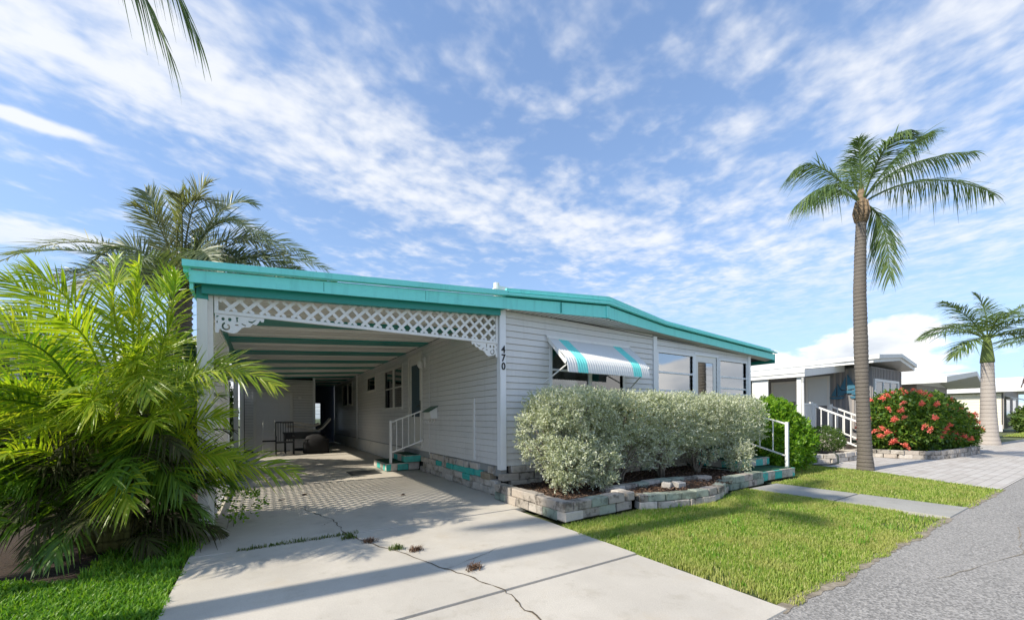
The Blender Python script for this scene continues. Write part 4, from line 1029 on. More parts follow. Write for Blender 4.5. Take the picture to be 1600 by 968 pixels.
KW = dict(a0=62, a1=28, vee=-14, droop=.6, s0=.2, seg=3, rr=.026)
for c1, tip in [((9.35, -2.15, 7.30), (10.35, -3.35, 7.12)), ((9.5, -2.7, 6.95), (10.9, -3.55, 6.25)), ((7.75, -1.7, 6.85), (7.05, -1.15, 5.95)), ((7.85, -1.3, 7.45), (7.35, -1.0, 6.95)),
                ((8.35, -1.7, 7.0), (8.85, -1.6, 7.4)), ((8.78, -2.3, 5.95), (8.92, -2.28, 4.35)), ((8.1, -2.4, 7.3), (7.75, -2.9, 6.9)), ((8.75, -1.2, 7.2), (9.5, -.5, 7.0)), ((8.7, -2.5, 7.2), (9.3, -2.9, 7.45)), ((8.35, -1.95, 6.9), (8.05, -2.0, 7.35))]:
    frond(pr, 'coco', C, c1, tip, 84, .64, .021, **KW)
# old palm just left of the view: trunk and crown throw their shadow across driveway and lawn, one frond hangs into the picture
pl_ = thing('palm_tree', 'palm left of the view whose hanging frond shows at the top left', 'palm tree', (-6.9, -1.85, 0))
trunk(pl_, [(-6.9, -1.85, -.05), (-6.85, -1.85, 3), (-6.8, -1.83, 7.1)], [.19, .16, .14], 'bark')
C = np.array((-6.8, -1.83, 7.2))
for c1, tip in [((-5.3, -.7, 8.2), (-3.92, -.2, 4.85)), ((-5.2, -.9, 8.3), (-3.68, -.35, 5.0)), ((-5.6, -2.0, 8.2), (-4.4, -2.3, 7.0)), ((-8.1, -1.2, 8.1), (-9.4, -.8, 6.8)), ((-6.9, -.7, 8.3), (-7.2, .8, 7.2)), ((-6.3, -1.5, 8.6), (-5.6, -1.3, 9.1)), ((-7.6, -2.2, 8.4), (-8.2, -2.5, 8.5)), ((-6.0, -1.9, 8.3), (-4.6, -1.8, 7.2))]:
    frond(pl_, 'coco', C, c1, tip, 110, .80, .022, a0=44, a1=9, vee=-10, droop=.5, s0=.2, rr=.03)
# date palm behind the clump
dp = thing('date_palm', 'grey green date palm rising behind the carport corner', 'palm tree', (-4.75, 6.3, 0))
trunk(dp, [(-4.75, 6.3, -.05), (-4.75, 6.3, 2.0), (-4.72, 6.28, 4.2)], [.24, .22, .2], 'bark_dark', ring=.12, amp=.05)
C = np.array((-4.72, 6.25, 3.75))
DF = [((-5.9, 6.6, 6.6), (-8.7, 8.3, 4.5)), ((-5.7, 6.5, 5.9), (-8.2, 8.2, 3.6)), ((-5.0, 6.3, 6.3), (-5.35, 6.5, 6.6)), ((-5.0, 6.2, 7.2), (-3.9, 5.6, 6.2)), ((-4.4, 5.9, 6.9), (-3.0, 5.1, 5.5)), ((-3.9, 5.7, 6.1), (-2.0, 4.6, 4.4)), ((-3.9, 5.7, 5.5), (-2.5, 4.7, 4.0)), ((-4.2, 6.3, 7.1), (-3.3, 6.1, 6.7)),
      ((-5.4, 6.2, 6.0), (-6.2, 6.6, 4.9)), ((-5.4, 6.0, 5.3), (-6.5, 6.0, 3.9)), ((-5.0, 5.6, 5.6), (-5.3, 4.6, 4.1)), ((-4.4, 5.4, 5.9), (-3.9, 4.3, 4.4)), ((-4.5, 7.0, 6.4), (-4.2, 8.3, 5.8)), ((-5.1, 7.2, 6.2), (-5.8, 8.6, 5.4)), ((-4.0, 6.8, 6.2), (-2.9, 7.6, 5.2)), ((-4.6, 6.0, 6.7), (-4.1, 5.6, 6.75)), ((-4.1, 6.0, 5.7), (-3.1, 5.9, 4.6)), ((-5.6, 6.7, 5.6), (-7.2, 7.2, 4.4)), ((-4.2, 5.8, 6.5), (-2.6, 4.9, 5.1)), ((-4.1, 5.9, 5.9), (-2.4, 5.0, 4.9)), ((-4.3, 5.8, 6.0), (-3.2, 5.0, 4.6)), ((-4.6, 5.9, 6.5), (-4.6, 5.3, 6.2)), ((-4.4, 6.3, 6.5), (-3.6, 6.6, 6.4)), ((-4.0, 5.5, 5.3), (-3.0, 4.6, 3.6)), ((-4.9, 6.0, 6.2), (-5.4, 5.7, 5.9)), ((-3.9, 5.6, 6.4), (-2.2, 4.8, 5.2)), ((-3.8, 5.5, 5.8), (-1.9, 4.5, 4.9)), ((-3.9, 5.4, 5.0), (-2.4, 4.4, 4.3)), ((-5.5, 6.3, 5.6), (-7.6, 7.3, 5.0)), ((-5.3, 6.6, 5.2), (-6.6, 7.2, 4.2))]
for i, (c1, tip) in enumerate(DF):
    frond(dp, 'date' if i % 3 else 'date_pale', C, np.array(c1) - [0, 0, .35], np.array(tip) - [0, 0, .3], 84, .66, .025, a0=66, a1=34, vee=18, droop=.2, s0=.12, rr=.026, up=(-.35 + rnd.uniform(-.3, .3), -.55 + rnd.uniform(-.3, .3), .8))
# royal palms on the right
def royal(label, base, h, lean, fr, dead=None):
    t = thing('royal_palm', label, 'palm tree', base, 'royal palms along the street'); b = Vector(base)
    trunk(t, [b, b + Vector((0, 0, .35)), b + Vector((0, 0, 1.2)), b + Vector((lean * .6, 0, h * .75)), b + Vector((lean, 0, h))], [.36, .29, .24, .20, .185], 'bark_pale', ring=.16, amp=.006)
    c = b + Vector((lean, 0, h)); MB().tube([c, c + Vector((0, 0, .15)), c + Vector((0, 0, .8)), c + Vector((0, 0, 1.15))], [.21, .2, .13, .07], 14).build('crownshaft', 'crownshaft', t, True)
    C = np.array(c + Vector((0, 0, .95)))
    for (ax, ay, az), (bx, by, bz) in fr: frond(t, 'royal', C, C + np.array((ax, ay, az)), C + np.array((bx, by, bz)), 66, .78, .036, a0=66, a1=30, vee=14, droop=.42, s0=.14, rr=.03)
    if dead: frond(t, 'dead_frond', C, C + np.array(dead[0]), C + np.array(dead[1]), 50, .3, .035, a0=30, a1=12, vee=0, droop=.3, s0=.2, rr=.02)
FR = [((-.6, .45, 1.2), (-1.5, 1.0, 1.55)), ((-1.0, .7, .7), (-2.2, 1.5, .05)), ((-.3, -.1, 1.3), (-.3, .3, 1.9)), ((.7, -.5, 1.2), (1.4, -1.0, 1.5)), ((.9, -.6, .6), (2.0, -1.2, .2)), ((.2, .9, 1.0), (.4, 1.9, .6)), ((-.3, -.9, .9), (-.8, -1.7, .3)), ((.5, .6, 1.1), (1.3, 1.3, .9)), ((-.8, -.4, 1.0), (-1.6, -.8, .7)), ((.35, -.8, .5), (.6, -1.6, -.5)), ((-.7, .3, .2), (-1.3, .7, -.7))]
royal('royal palm with smooth pale bulging trunk right of the red bush', (22.2, -1.95, -.03), 3.4, -.18, FR)
royal('royal palm cut by the right edge, with a hanging orange dead frond', (26.9, -3.6, -.03), 3.3, .1, [((a[0], a[1], a[2] * .9), (b[0] * 1.1, b[1] * 1.1, b[2] * .9)) for a, b in FR], ((-1.2, .75, .3), (-1.75, 1.1, -1.7)))
def far_palm(label, base, h, s, m='coco'):
    t = thing('far_palm', label, 'palm tree', base, 'distant palms over the roofs'); b = Vector(base)
    trunk(t, [b, b + Vector((0, 0, h))], [.2 * s, .15 * s], 'bark', 8, ring=.6); C = np.array(b + Vector((0, 0, h)))
    for k in range(13):
        th = k * 2.4; e = rnd.uniform(.5, 1.3) * s; r = s * rnd.uniform(1.6, 2.1)
        frond(t, m, C, C + np.array((math.cos(th) * r * .5, math.sin(th) * r * .5, e)), C + np.array((math.cos(th) * r, math.sin(th) * r, e * rnd.uniform(-.5, .7))), 34, .55 * s, .06 * s, vee=0, droop=.4, seg=2, rr=.03)
far_palm('distant palm crown over the neighbour white roof', (45.4, 11.3, 0), 5.9, 1.25)
far_palm('more distant palm crown over the second white roof', (69.5, 8.0, 0), 4.7, 1.35)
far_palm('small palm crown low behind the neighbour roof', (47.5, 14.5, 0), 5.0, .8)

# ------------------------------------------------------------------ areca clump at the left
ar = thing('areca_palm_clump', 'big clump of yellow green feathery palms left of the carport post', 'palm clump', (-4.4, -.1, 0))
gA = np.random.default_rng(12)
base = np.array((-4.42, -.02, 0.))
KEY = [  # base, middle and tip of the fronds that shape the outline
 ((-4.35, .0, 1.45), (-4.45, .0, 2.45), (-4.40, .15, 2.85)), ((-4.2, -.05, 1.5), (-4.45, -.25, 2.5), (-4.20, -.55, 2.45)), ((-4.1, .1, 1.5), (-3.95, .1, 2.45), (-3.90, -.1, 2.70)), ((-4.15, .0, 1.35), (-4.05, -.2, 2.2), (-3.85, -.35, 2.45)), ((-4.3, .2, 1.6), (-4.15, .3, 2.5), (-4.0, .35, 2.8)),
 ((-4.6, 0, 1.2), (-4.95, .0, 2.0), (-5.6, .2, 1.95)), ((-4.7, -.1, 1.0), (-5.2, -.2, 1.65), (-5.9, -.1, 1.35)), ((-4.6, .1, 1.4), (-4.85, .1, 2.25), (-5.25, .3, 2.25)), ((-4.5, -.1, 1.3), (-4.8, -.4, 2.05), (-5.15, -.6, 2.0)), ((-4.7, .1, .9), (-5.3, .2, 1.5), (-5.95, .3, 1.7)),
 ((-4.1, -.1, 1.2), (-3.7, -.5, 2.0), (-3.05, -.85, 1.55)), ((-4.05, -.1, .8), (-3.65, -.45, 1.3), (-3.15, -.75, 1.15)), ((-4.0, .1, .55), (-3.55, -.1, .9), (-2.85, -.25, .62)), ((-4.1, -.2, .65), (-3.65, -.5, 1.0), (-3.1, -.75, .75)), ((-4.15, .1, 1.1), (-3.75, .1, 1.9), (-3.2, -.1, 1.75)),
 ((-4.1, -.3, .75), (-3.9, -.8, 1.4), (-3.6, -1.1, 1.1)), ((-4.4, -.3, .9), (-4.4, -.8, 1.6), (-4.2, -1.2, 1.3)), ((-4.5, -.3, .7), (-4.7, -.8, 1.25), (-4.75, -1.2, .85)), ((-4.6, -.2, .6), (-5.0, -.6, 1.0), (-5.3, -.9, .5)), ((-4.75, -.1, .6), (-5.3, -.3, 1.05), (-5.9, -.4, .75)), ((-4.3, -.3, .5), (-4.2, -.75, .9), (-4.05, -1.1, .55)),
 ((-4.3, .2, 1.3), (-3.95, .3, 2.2), (-3.5, .3, 2.0)), ((-4.35, -.2, 1.25), (-4.4, -.5, 2.1), (-4.5, -.9, 2.0)), ((-4.5, -.2, 1.0), (-4.85, -.6, 1.75), (-5.1, -.95, 1.5)), ((-4.5, -.3, .35), (-4.9, -.7, .6), (-5.3, -1.0, .2)), ((-4.2, -.2, 1.0), (-4.0, -.6, 1.8), (-3.7, -.95, 1.75)), ((-4.3, -.1, 1.1), (-4.2, -.5, 1.9), (-4.05, -.9, 1.7)), ((-4.2, .0, 1.5), (-4.15, -.1, 2.35), (-3.8, -.5, 2.35)), ((-4.35, .0, 1.5), (-4.55, -.1, 2.4), (-4.85, -.3, 2.5)), ((-4.25, .1, 1.6), (-4.2, .1, 2.5), (-4.15, -.3, 2.7)), ((-4.1, .0, 1.3), (-3.9, -.2, 2.1), (-3.55, -.5, 2.05)), ((-4.5, .1, 1.5), (-4.75, .1, 2.35), (-5.05, -.1, 2.45)), ((-4.0, .0, 1.0), (-3.7, -.2, 1.6), (-3.3, -.5, 1.5)), ((-4.6, -.1, .8), (-5.0, -.4, 1.5), (-5.5, -.6, 1.2))]
for i, (a_, b_, c_) in enumerate(KEY):
    if c_[0] > -3.9 and i not in (10, 12): b_ = (b_[0] - .14, b_[1] + .05, b_[2]); c_ = (c_[0] - .32, c_[1] + .12, c_[2] + .1)
    frond(ar, 'areca' if i not in (6, 18, 19, 24) else 'areca_shaded', a_, b_, c_, 46, .44, .0165, a0=64, a1=26, vee=18, droop=.26, s0=.10, rr=.016, rs=gA, up=(-.45 + gA.uniform(-.3, .3), -.75 + gA.uniform(-.3, .3), .75))
    MB().tube([(float(base[0] + (a_[0] + 4.42) * .4), float(base[1] + (a_[1]) * .4), 0), tuple((np.array(a_) + base) / 2 * [1, 1, 1.0]), a_], [.032, .026, .02], 7).build('cane', 'cane', ar, True)
for k in range(66):
    th = gA.uniform(0, 2 * math.pi); hgt = gA.uniform(.25, 1.5); r0 = gA.uniform(.05, .38)
    o = base + np.array((math.cos(th) * r0, math.sin(th) * r0, hgt)); L = gA.uniform(.75, 1.35); up_ = gA.uniform(.35, 1.0)
    d = np.array((math.cos(th), math.sin(th), 0.))
    if d[0] > .2: L *= .62
    if d[0] < -.3: up_ *= .7
    P1 = o + d * L * .45 + np.array((0, 0, up_ * .75)); P2 = o + d * L + np.array((0, 0, up_ * gA.uniform(.1, .75)))
    frond(ar, ['areca', 'areca_shaded'][k % 2] if hgt > .75 else 'areca_shaded', o, P1, P2, 40, .40, .016, a0=64, a1=26, vee=18, droop=.26, s0=.10, rr=.014, rs=gA, up=(-.3 + gA.uniform(-.4, .4), -.5 + gA.uniform(-.4, .4), .9))
    if k % 2 == 0: MB().tube([tuple(base + d * r0 * .5), tuple(base + d * r0 * .8 + np.array((0, 0, hgt * .5))), tuple(o)], [.03, .025, .018], 6).build('cane', 'cane', ar, True)
for k in range(130):
    th = gA.uniform(0, 2 * math.pi); hgt = gA.uniform(.08, 1.1); r0 = gA.uniform(.02, .5); d = np.array((math.cos(th), math.sin(th), 0.)); o = base + d * r0 + np.array((0, 0, hgt)); L = gA.uniform(.35, .7)
    frond(ar, 'areca_dry' if k % 3 else 'areca_shaded', o, o + d * L * .5 + np.array((0, 0, .18)), o + d * L + np.array((0, 0, gA.uniform(-.35, .25) * min(1, hgt + .1))), 20, .28, .020, a0=55, a1=22, vee=10, droop=.55, s0=.1, rr=.008, rs=gA, name='dry_frond')
# small leafy weeds by the post
bush('leafy_weed', 'small green weed growing at the foot of the white carport post', 'weed', (-3.5, .2, 0), [((-3.4, .35, .22), (.28, .25, .16), 90)], 'lime', .05, .5, 4, .06, seed=8, stem_r=.004)

# ------------------------------------------------------------------ grass and weeds
def blades(P, h, w, m, name, label, cat='grass', bend=.6):
    n = len(P); th = rng.uniform(0, 2 * math.pi, n); d = np.stack([np.cos(th), np.sin(th), np.zeros(n)], 1); s = np.stack([-np.sin(th), np.cos(th), np.zeros(n)], 1)
    H = (h * rng.uniform(.45, 1.25, n))[:, None]; b = rng.uniform(.1, 1.0, n)[:, None] * bend; up = np.array([0, 0, 1.])
    ww = (w * rng.uniform(.7, 1.3, n))[:, None] / 2
    p1 = P + up * H * .55 + d * H * b * .25; p2 = P + up * H * (1 - .35 * b) + d * H * b * 1.0
    v = np.stack([P - s * ww, P + s * ww, p1 + s * ww * .9, p1 - s * ww * .9, p2 + s * ww * .12, p2 - s * ww * .12], 1).reshape(-1, 3)
    i = np.arange(n)[:, None] * 6; f = np.concatenate([np.concatenate([i, i + 1, i + 2, i + 3], 1), np.concatenate([i + 3, i + 2, i + 4, i + 5], 1)])
    return tag(obj(name, np_mesh(name, v, f), m), label, cat, kind='stuff')
def scatter(n, x0, x1, y0, y1, keep, z=-.028):
    P = np.stack([rng.uniform(x0, x1, n), rng.uniform(y0, y1, n), np.full(n, z)], 1)
    return P[keep(P[:, 0], P[:, 1])]
def wav(x, a=.025, k=9.0): return a * np.sin(x * k) + a * .7 * np.sin(x * k * 2.7 + 1)
def thin(P, k, seed, lo, p):
    w_ = wob(P * [1, 1, 0], k, seed); return P[(w_ > lo) | (rng.uniform(0, 1, len(P)) < p)]
P = scatter(150000, -.45, 3.86, -4.15, -1.55, lambda x, y: (x > -.33 + wav(y) - .03 * (y + 1.7)) & (y > -4.10 + wav(x, .02, 7)) & (x < 3.84 + wav(y, .015)) & (y < np.interp(x, [-.3, 1.1, 1.6, 2.3, 2.8, 3.3, 4], [-1.77, -1.76, -1.95, -2.03, -1.96, -1.76, -1.72])))
P = thin(P, 2.2, 3, -.55, .45); P = P[~((P[:, 1] < -3.7) & (P[:, 0] > 2.6) & (rng.uniform(0, 1, len(P)) < .75))]
blades(P, .046, .0062, 'grass', 'lawn_grass', 'sunlit yellow green grass between the driveway and the path')
q = rng.uniform(0, 1, (140, 2)) * [3.9, 2.1] + [-.2, -3.95]; P = np.concatenate([np.stack([a_[0] + rng.normal(0, .035, 12), a_[1] + rng.normal(0, .035, 12), np.full(12, -.028)], 1) for a_ in q])
blades(P, .085, .007, 'grass_deep', 'tall_grass', 'scattered taller darker tufts in the sunlit lawn')
P = scatter(60000, 4.8, 8.6, -4.15, .3, lambda x, y: (y > -4.1 + wav(x, .02, 7)) & (x > 4.83 + wav(y, .012)) & (x < np.interp(y, [-4.1, -2, .4], [7.2, 8.4, 8.6])) & ~((x < 6.05) & (y > -1.65)))
blades(P, .046, .008, 'grass', 'lawn_grass', 'grass strip beyond the path around the tall palm')
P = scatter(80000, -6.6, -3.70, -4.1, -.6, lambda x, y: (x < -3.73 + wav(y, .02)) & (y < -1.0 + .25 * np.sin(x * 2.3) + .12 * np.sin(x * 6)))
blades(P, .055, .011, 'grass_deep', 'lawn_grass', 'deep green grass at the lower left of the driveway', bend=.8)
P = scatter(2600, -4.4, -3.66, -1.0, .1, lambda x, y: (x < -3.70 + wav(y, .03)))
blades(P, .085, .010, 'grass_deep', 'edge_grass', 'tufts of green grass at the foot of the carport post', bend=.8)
P = scatter(9000, 33, 50, -3.2, -1, lambda x, y: x > 0); blades(P, .08, .03, 'grass', 'far_grass', 'far strip of grass before the cream home')
n = 420; xs = -3.6 + 1.35 * rng.uniform(0, 1, n) ** .9; P = np.stack([xs, -.814 + rng.normal(0, .022, n), np.full(n, 0.)], 1); P = P[wob(P, 7, 4) > -.3]
blades(P, .035, .007, 'weed', 'joint_weeds', 'line of small weeds growing in the driveway joint', 'weeds', 1.2)
for i, (x, y, m, l_) in enumerate([(-2.42, -.98, 'weed', 'small green weed tuft at the top of the driveway crack'), (-2.27, -1.22, 'dead_leaf', 'dry brown weed below the first green tuft in the crack'), (-2.1, -1.58, 'weed', 'yellowish weed tuft midway down the driveway crack'), (-1.96, -1.72, 'dead_leaf', 'dry weed beside the yellowish tuft in the crack'), (-1.72, -2.42, 'dead_leaf', 'dark dry weed lowest along the driveway crack')]):
    q = 60; P = np.stack([x + np.clip(rng.normal(0, .035, q), -.07, .07), y + np.clip(rng.normal(0, .025, q), -.05, .05), np.full(q, .002)], 1)
    P = np.concatenate([P, np.array([[x + .0009 * j_, y, .002] for j_ in range(30)])]); o = blades(P, .05, .008, m, 'weed_tuft', l_, 'weed', 1.6); del o['kind']; o['group'] = 'weeds along the driveway crack'
for x, y, l_ in ((-2.98, 1.62, 'small brown leaf near the lattice shadow on the carport floor'), (-1.32, .95, 'small dark leaf on the middle of the driveway'), (-2.65, 1.85, 'second brown leaf near the lattice shadow')):
    v, f = leaves(np.array([[x, y, .006]]), np.array([[1., .3, .05]]), .12, .4, jit=.05); tag(obj('fallen_leaf', np_mesh('fallen_leaf', v, f), 'dead_leaf'), l_, 'leaf', 'fallen leaves on the driveway')

# ------------------------------------------------------------------ neighbour on the right
n1 = thing('neighbour_house', 'dark grey ribbed home with white roof and porch behind the tall palm', 'house', (17.5, 5, 0))
gl = MB().box(15.9, 19.3, 0, .1, .3, 3.05).build('gable_wall', 'neighbour_grey', n1)
x = 15.95
while x < 19.3:
    if not 16.2 < x < 18.75: MB().box(x, x + .06, -.025, 0, .3, 3.0).build('batten', 'neighbour_tan', gl)
    else: MB().box(x, x + .06, -.025, 0, 2.62, 3.0).build('batten', 'neighbour_tan', gl); MB().box(x, x + .06, -.025, 0, .3, 1.3).build('batten', 'neighbour_tan', gl)
    x += .17
wn = MB().box(16.1, 18.85, -.05, 0, 2.5, 2.6).build('window', 'white', n1)
e = MB(); e.box(16.1, 16.22, -.05, 0, 1.35, 2.5); e.box(18.73, 18.85, -.05, 0, 1.35, 2.5); e.box(16.1, 18.85, -.05, 0, 1.25, 1.35); e.build('frame', 'white', wn)
for a_, b_ in ((16.22, 17.03), (17.09, 17.88), (17.94, 18.73)):
    MB().box(a_, b_, -.02, -.012, 1.35, 2.5).build('pane', 'glass', wn); MB().box(a_, b_, -.008, -.003, 1.6, 2.5).build('blind', 'curtain', wn)
for x in (17.06, 17.91): MB().box(x - .03, x + .03, -.045, -.002, 1.35, 2.5).build('mullion', 'white', wn)
sw1 = MB().box(15.9, 16.0, .1, 14, .3, 3.05).build('side_wall', 'neighbour_grey', n1)
y = .12
while y < 1.25: MB().box(15.87, 15.9, y, y + .07, .6, 3.0).build('batten', 'neighbour_tan', sw1); y += .19
MB().box(19.2, 19.3, .1, 14, .3, 3.05).build('side_wall', 'neighbour_grey', n1)
# door and window under the porch
for (y0, y1, z0, z1), nm in (((1.35, 2.0, .75, 2.72), 'porch_door'), ((2.45, 3.3, 1.2, 2.6), 'window'), ((4.2, 5.2, 1.2, 2.6), 'window')):
    w_ = MB().box(15.85, 15.9, y0 - .09, y1 + .09, z1, z1 + .09).build(nm, 'white', n1)
    e = MB(); e.box(15.85, 15.9, y0 - .09, y0, z0, z1); e.box(15.85, 15.9, y1, y1 + .09, z0, z1); e.build('frame', 'white', w_)
    MB().box(15.875, 15.885, y0, y1, z0 + (z1 - z0) * .45, z1).build('pane', 'curtain', w_); MB().box(15.878, 15.888, y0, y1, z0, z0 + (z1 - z0) * .45).build('pane', 'neighbour_grey', w_)
r1 = MB().hexa([(14.95, -.32, 3.08), (17.3, -.45, 3.30), (17.3, 14, 3.30), (14.95, 14, 3.08), (14.95, -.32, 3.33), (17.3, -.45, 3.52), (17.3, 14, 3.52), (14.95, 14, 3.33)]).build('roof', 'white', n1)
MB().hexa([(17.3, -.45, 3.301), (19.7, -.32, 3.06), (19.7, 14, 3.06), (17.3, 14, 3.301), (17.3, -.45, 3.52), (19.7, -.32, 3.31), (19.7, 14, 3.31), (17.3, 14, 3.52)]).build('roof_half', 'white', r1)
MB().hexa([(14.90, -.38, 3.21), (17.3, -.51, 3.41), (17.3, -.42, 3.41), (14.90, -.30, 3.21), (14.90, -.38, 3.35), (17.3, -.51, 3.545), (17.3, -.42, 3.545), (14.90, -.30, 3.35)]).build('drip_edge', 'white', r1)
MB().hexa([(17.3, -.51, 3.41), (19.75, -.38, 3.19), (19.75, -.30, 3.19), (17.3, -.42, 3.41), (17.3, -.51, 3.545), (19.75, -.38, 3.33), (19.75, -.30, 3.33), (17.3, -.42, 3.545)]).build('drip_edge', 'white', r1)
MB().box(14.88, 14.96, -.5, 14, 3.2, 3.345).build('gutter', 'white', r1)
# porch
po = MB().hexa([(12.45, .85, 2.62), (15.88, .85, 2.98), (15.88, 13, 2.98), (12.45, 13, 2.62), (12.45, .85, 2.70), (15.88, .85, 3.05), (15.88, 13, 3.05), (12.45, 13, 2.70)]).build('porch_roof', 'white', n1)
MB().hexa([(12.40, .78, 2.56), (15.86, .78, 2.92), (15.86, .85, 2.92), (12.40, .85, 2.56), (12.40, .78, 2.80), (15.86, .78, 3.16), (15.86, .85, 3.16), (12.40, .85, 2.80)]).build('fascia', 'white', po)
MB().box(12.36, 12.44, .75, 13, 2.56, 2.80).build('gutter', 'white', po); MB().box(12.33, 12.36, .74, 13, 2.69, 2.82).build('gutter_lip', 'white', po)
for y in (.9, 4.6, 8): MB().box(12.47, 12.60, y, y + .13, 0, 2.62).build('post', 'white', po)
MB().box(12.47, 12.53, 1.95, 2.5, .2, 2.62).build('privacy_panel', 'white', po)
MB().tube([(12.42, .82, 2.55), (12.5, .86, 2.35), (12.55, .86, 0.1)], .04, 8).build('downpipe', 'white', po)
MB().box(12.6, 15.88, .95, 6, .1, .72).build('porch_deck', 'neighbour_tan', n1)
for k in range(4): MB().box(13.5, 15.0, .95 - .3 * (k + 1), .95 - .3 * k - .004, 0, .72 - .16 * (k + 1)).build('porch_step', 'block_white', n1)
def picket(name, label, p0, p1, n, grp):
    t = thing(name, label, 'railing', p0, grp); a, b = Vector(p0), Vector(p1); h = Vector((0, 0, .92)); l = Vector((0, 0, .1))
    for p in (a, b): MB().box(p.x - .045, p.x + .045, p.y - .045, p.y + .045, p.z - .02, p.z + 1.0).build('post', 'white', t)
    MB().bar(a + h, b + h, .06, .06).build('top_rail', 'white', t); MB().bar(a + l, b + l, .05, .05).build('bottom_rail', 'white', t)
    for k in range(1, n + 1): f_ = k / (n + 1); MB().bar(a.lerp(b, f_) + l, a.lerp(b, f_) + h, .03, .03).build('baluster', 'white', t)
picket('porch_railing', 'white picket railing along the neighbour porch edge', (12.75, .98, .72), (13.45, .98, .72), 8, 'neighbour porch railings')
picket('porch_railing', 'left white stair railing going down from the neighbour porch', (13.5, .9, .66), (13.5, -.55, .0), 6, 'neighbour porch railings')
picket('porch_railing', 'right white stair railing of the neighbour porch beside the red bush', (14.9, .9, .66), (14.9, -.55, .0), 6, 'neighbour porch railings')
# wall ornament: three sailing boats cut from blue metal
wo_ = thing('wall_ornament', 'blue metal sailing boat ornament on the neighbour wall', 'ornament', (15.82, .65, 1.9))
for cy_, cz_, s in ((.72, 2.22, 1.0), (.38, 2.0, .85), (1.02, 1.98, .8)):
    MB().add([(15.82, cy_ - .03 * s, cz_), (15.82, cy_ - .30 * s, cz_ + .04), (15.82, cy_ - .02 * s, cz_ + .62 * s), (15.84, cy_ - .03 * s, cz_), (15.84, cy_ - .30 * s, cz_ + .04), (15.84, cy_ - .02 * s, cz_ + .62 * s)], [(0, 1, 2), (5, 4, 3), (0, 3, 4, 1), (1, 4, 5, 2), (2, 5, 3, 0)]).build('sail', 'blue_metal', wo_)
    MB().add([(15.82, cy_ + .03 * s, cz_), (15.82, cy_ + .22 * s, cz_ + .03), (15.82, cy_ + .02 * s, cz_ + .5 * s), (15.84, cy_ + .03 * s, cz_), (15.84, cy_ + .22 * s, cz_ + .03), (15.84, cy_ + .02 * s, cz_ + .5 * s)], [(2, 1, 0), (3, 4, 5), (1, 4, 3, 0), (2, 5, 4, 1), (0, 3, 5, 2)]).build('sail', 'blue_metal', wo_)
    MB().hexa([(15.81, cy_ + .2 * s, cz_ - .14 * s), (15.85, cy_ + .2 * s, cz_ - .14 * s), (15.85, cy_ - .2 * s, cz_ - .14 * s), (15.81, cy_ - .2 * s, cz_ - .14 * s), (15.81, cy_ + .3 * s, cz_ - .03), (15.85, cy_ + .3 * s, cz_ - .03), (15.85, cy_ - .3 * s, cz_ - .03), (15.81, cy_ - .3 * s, cz_ - .03)]).build('hull', 'blue_metal', wo_)
# block edging of the neighbour beds
nb = thing('garden_wall', 'low pale block edging before the round shrub next door', 'garden wall', (10, -1, 0))
block_run([(8.75, -.35), (9.4, -.95), (10.4, -1.02), (11.4, -1.02)], 2, nb, [['block_white']], w=.29, z0=.055)
nb2 = thing('garden_wall', 'low grey block edging at the foot of the red flowering bush', 'garden wall', (14, -2, 0))
block_run([(12.3, -.7), (12.3, -1.6), (12.6, -2.15), (13.4, -2.35), (14.6, -2.42), (16.2, -2.5)], 2, nb2, [['block', 'block_white']], w=.29, z0=.055)
sheet('planting_bed', [(8.9, -.2), (9.45, -.9), (11.4, -.95), (12.3, -.6), (12.3, .9), (8.9, .9)], .12, 'mulch_soil', 'bed inside the pale block edging next door')
sheet('planting_bed', [(12.4, -1.55), (12.7, -2.1), (16.2, -2.44), (18.5, -2.2), (19.3, -.1), (12.4, -.7)], .1, 'mulch_soil', 'bed under the red flowering bush')
tag(MB().tube([(9.3, -1.08, .30), (9.35, -1.16, .2), (9.25, -1.2, .02), (8.8, -1.15, .015), (8.3, -.9, .015), (7.9, -.7, .015)], .018, 8).build('garden_hose', 'hose', None, True), 'black hose looping over the pale block edging', 'hose')

# ------------------------------------------------------------------ second and third homes further along
n2 = thing('neighbour_house', 'second neighbouring home with white gable roof over a windowed porch', 'house', (27, 5, 0))
nw = []
for a_, b_ in ((24.6, 25.9), (26.3, 27.4), (27.6, 28.6), (28.8, 29.6)): nw.append((a_, b_, 1.1, 2.1))
g2 = wall_x(0.6, .7, 24.2, 29.9, .2, 2.75, nw, 'front_wall', 'neighbour_tan', n2)
for a_, b_, c_, d_ in nw:
    w_ = MB().box(a_, b_, .62, .64, c_, d_).build('window', 'glass', n2)
    e = MB(); e.box(a_, a_ + .07, .56, .6, c_, d_); e.box(b_ - .07, b_, .56, .6, c_, d_); e.box(a_, b_, .56, .6, d_, d_ + .07); e.build('frame', 'white', w_)
    MB().box(a_, b_, .75, .76, c_, d_).build('blind', 'curtain', w_)
MB().box(24.2, 24.3, .7, 14, .2, 2.75).build('side_wall', 'neighbour_tan', n2); MB().box(29.8, 29.9, .7, 14, .2, 2.75).build('side_wall', 'neighbour_tan', n2)
MB().add([(24.2, .62, 2.75), (29.9, .62, 2.75), (27.4, .62, 3.15), (24.2, .72, 2.75), (29.9, .72, 2.75), (27.4, .72, 3.15)], [(0, 1, 2), (5, 4, 3), (0, 3, 4, 1), (1, 4, 5, 2), (2, 5, 3, 0)]).build('gable', 'white_old', n2)
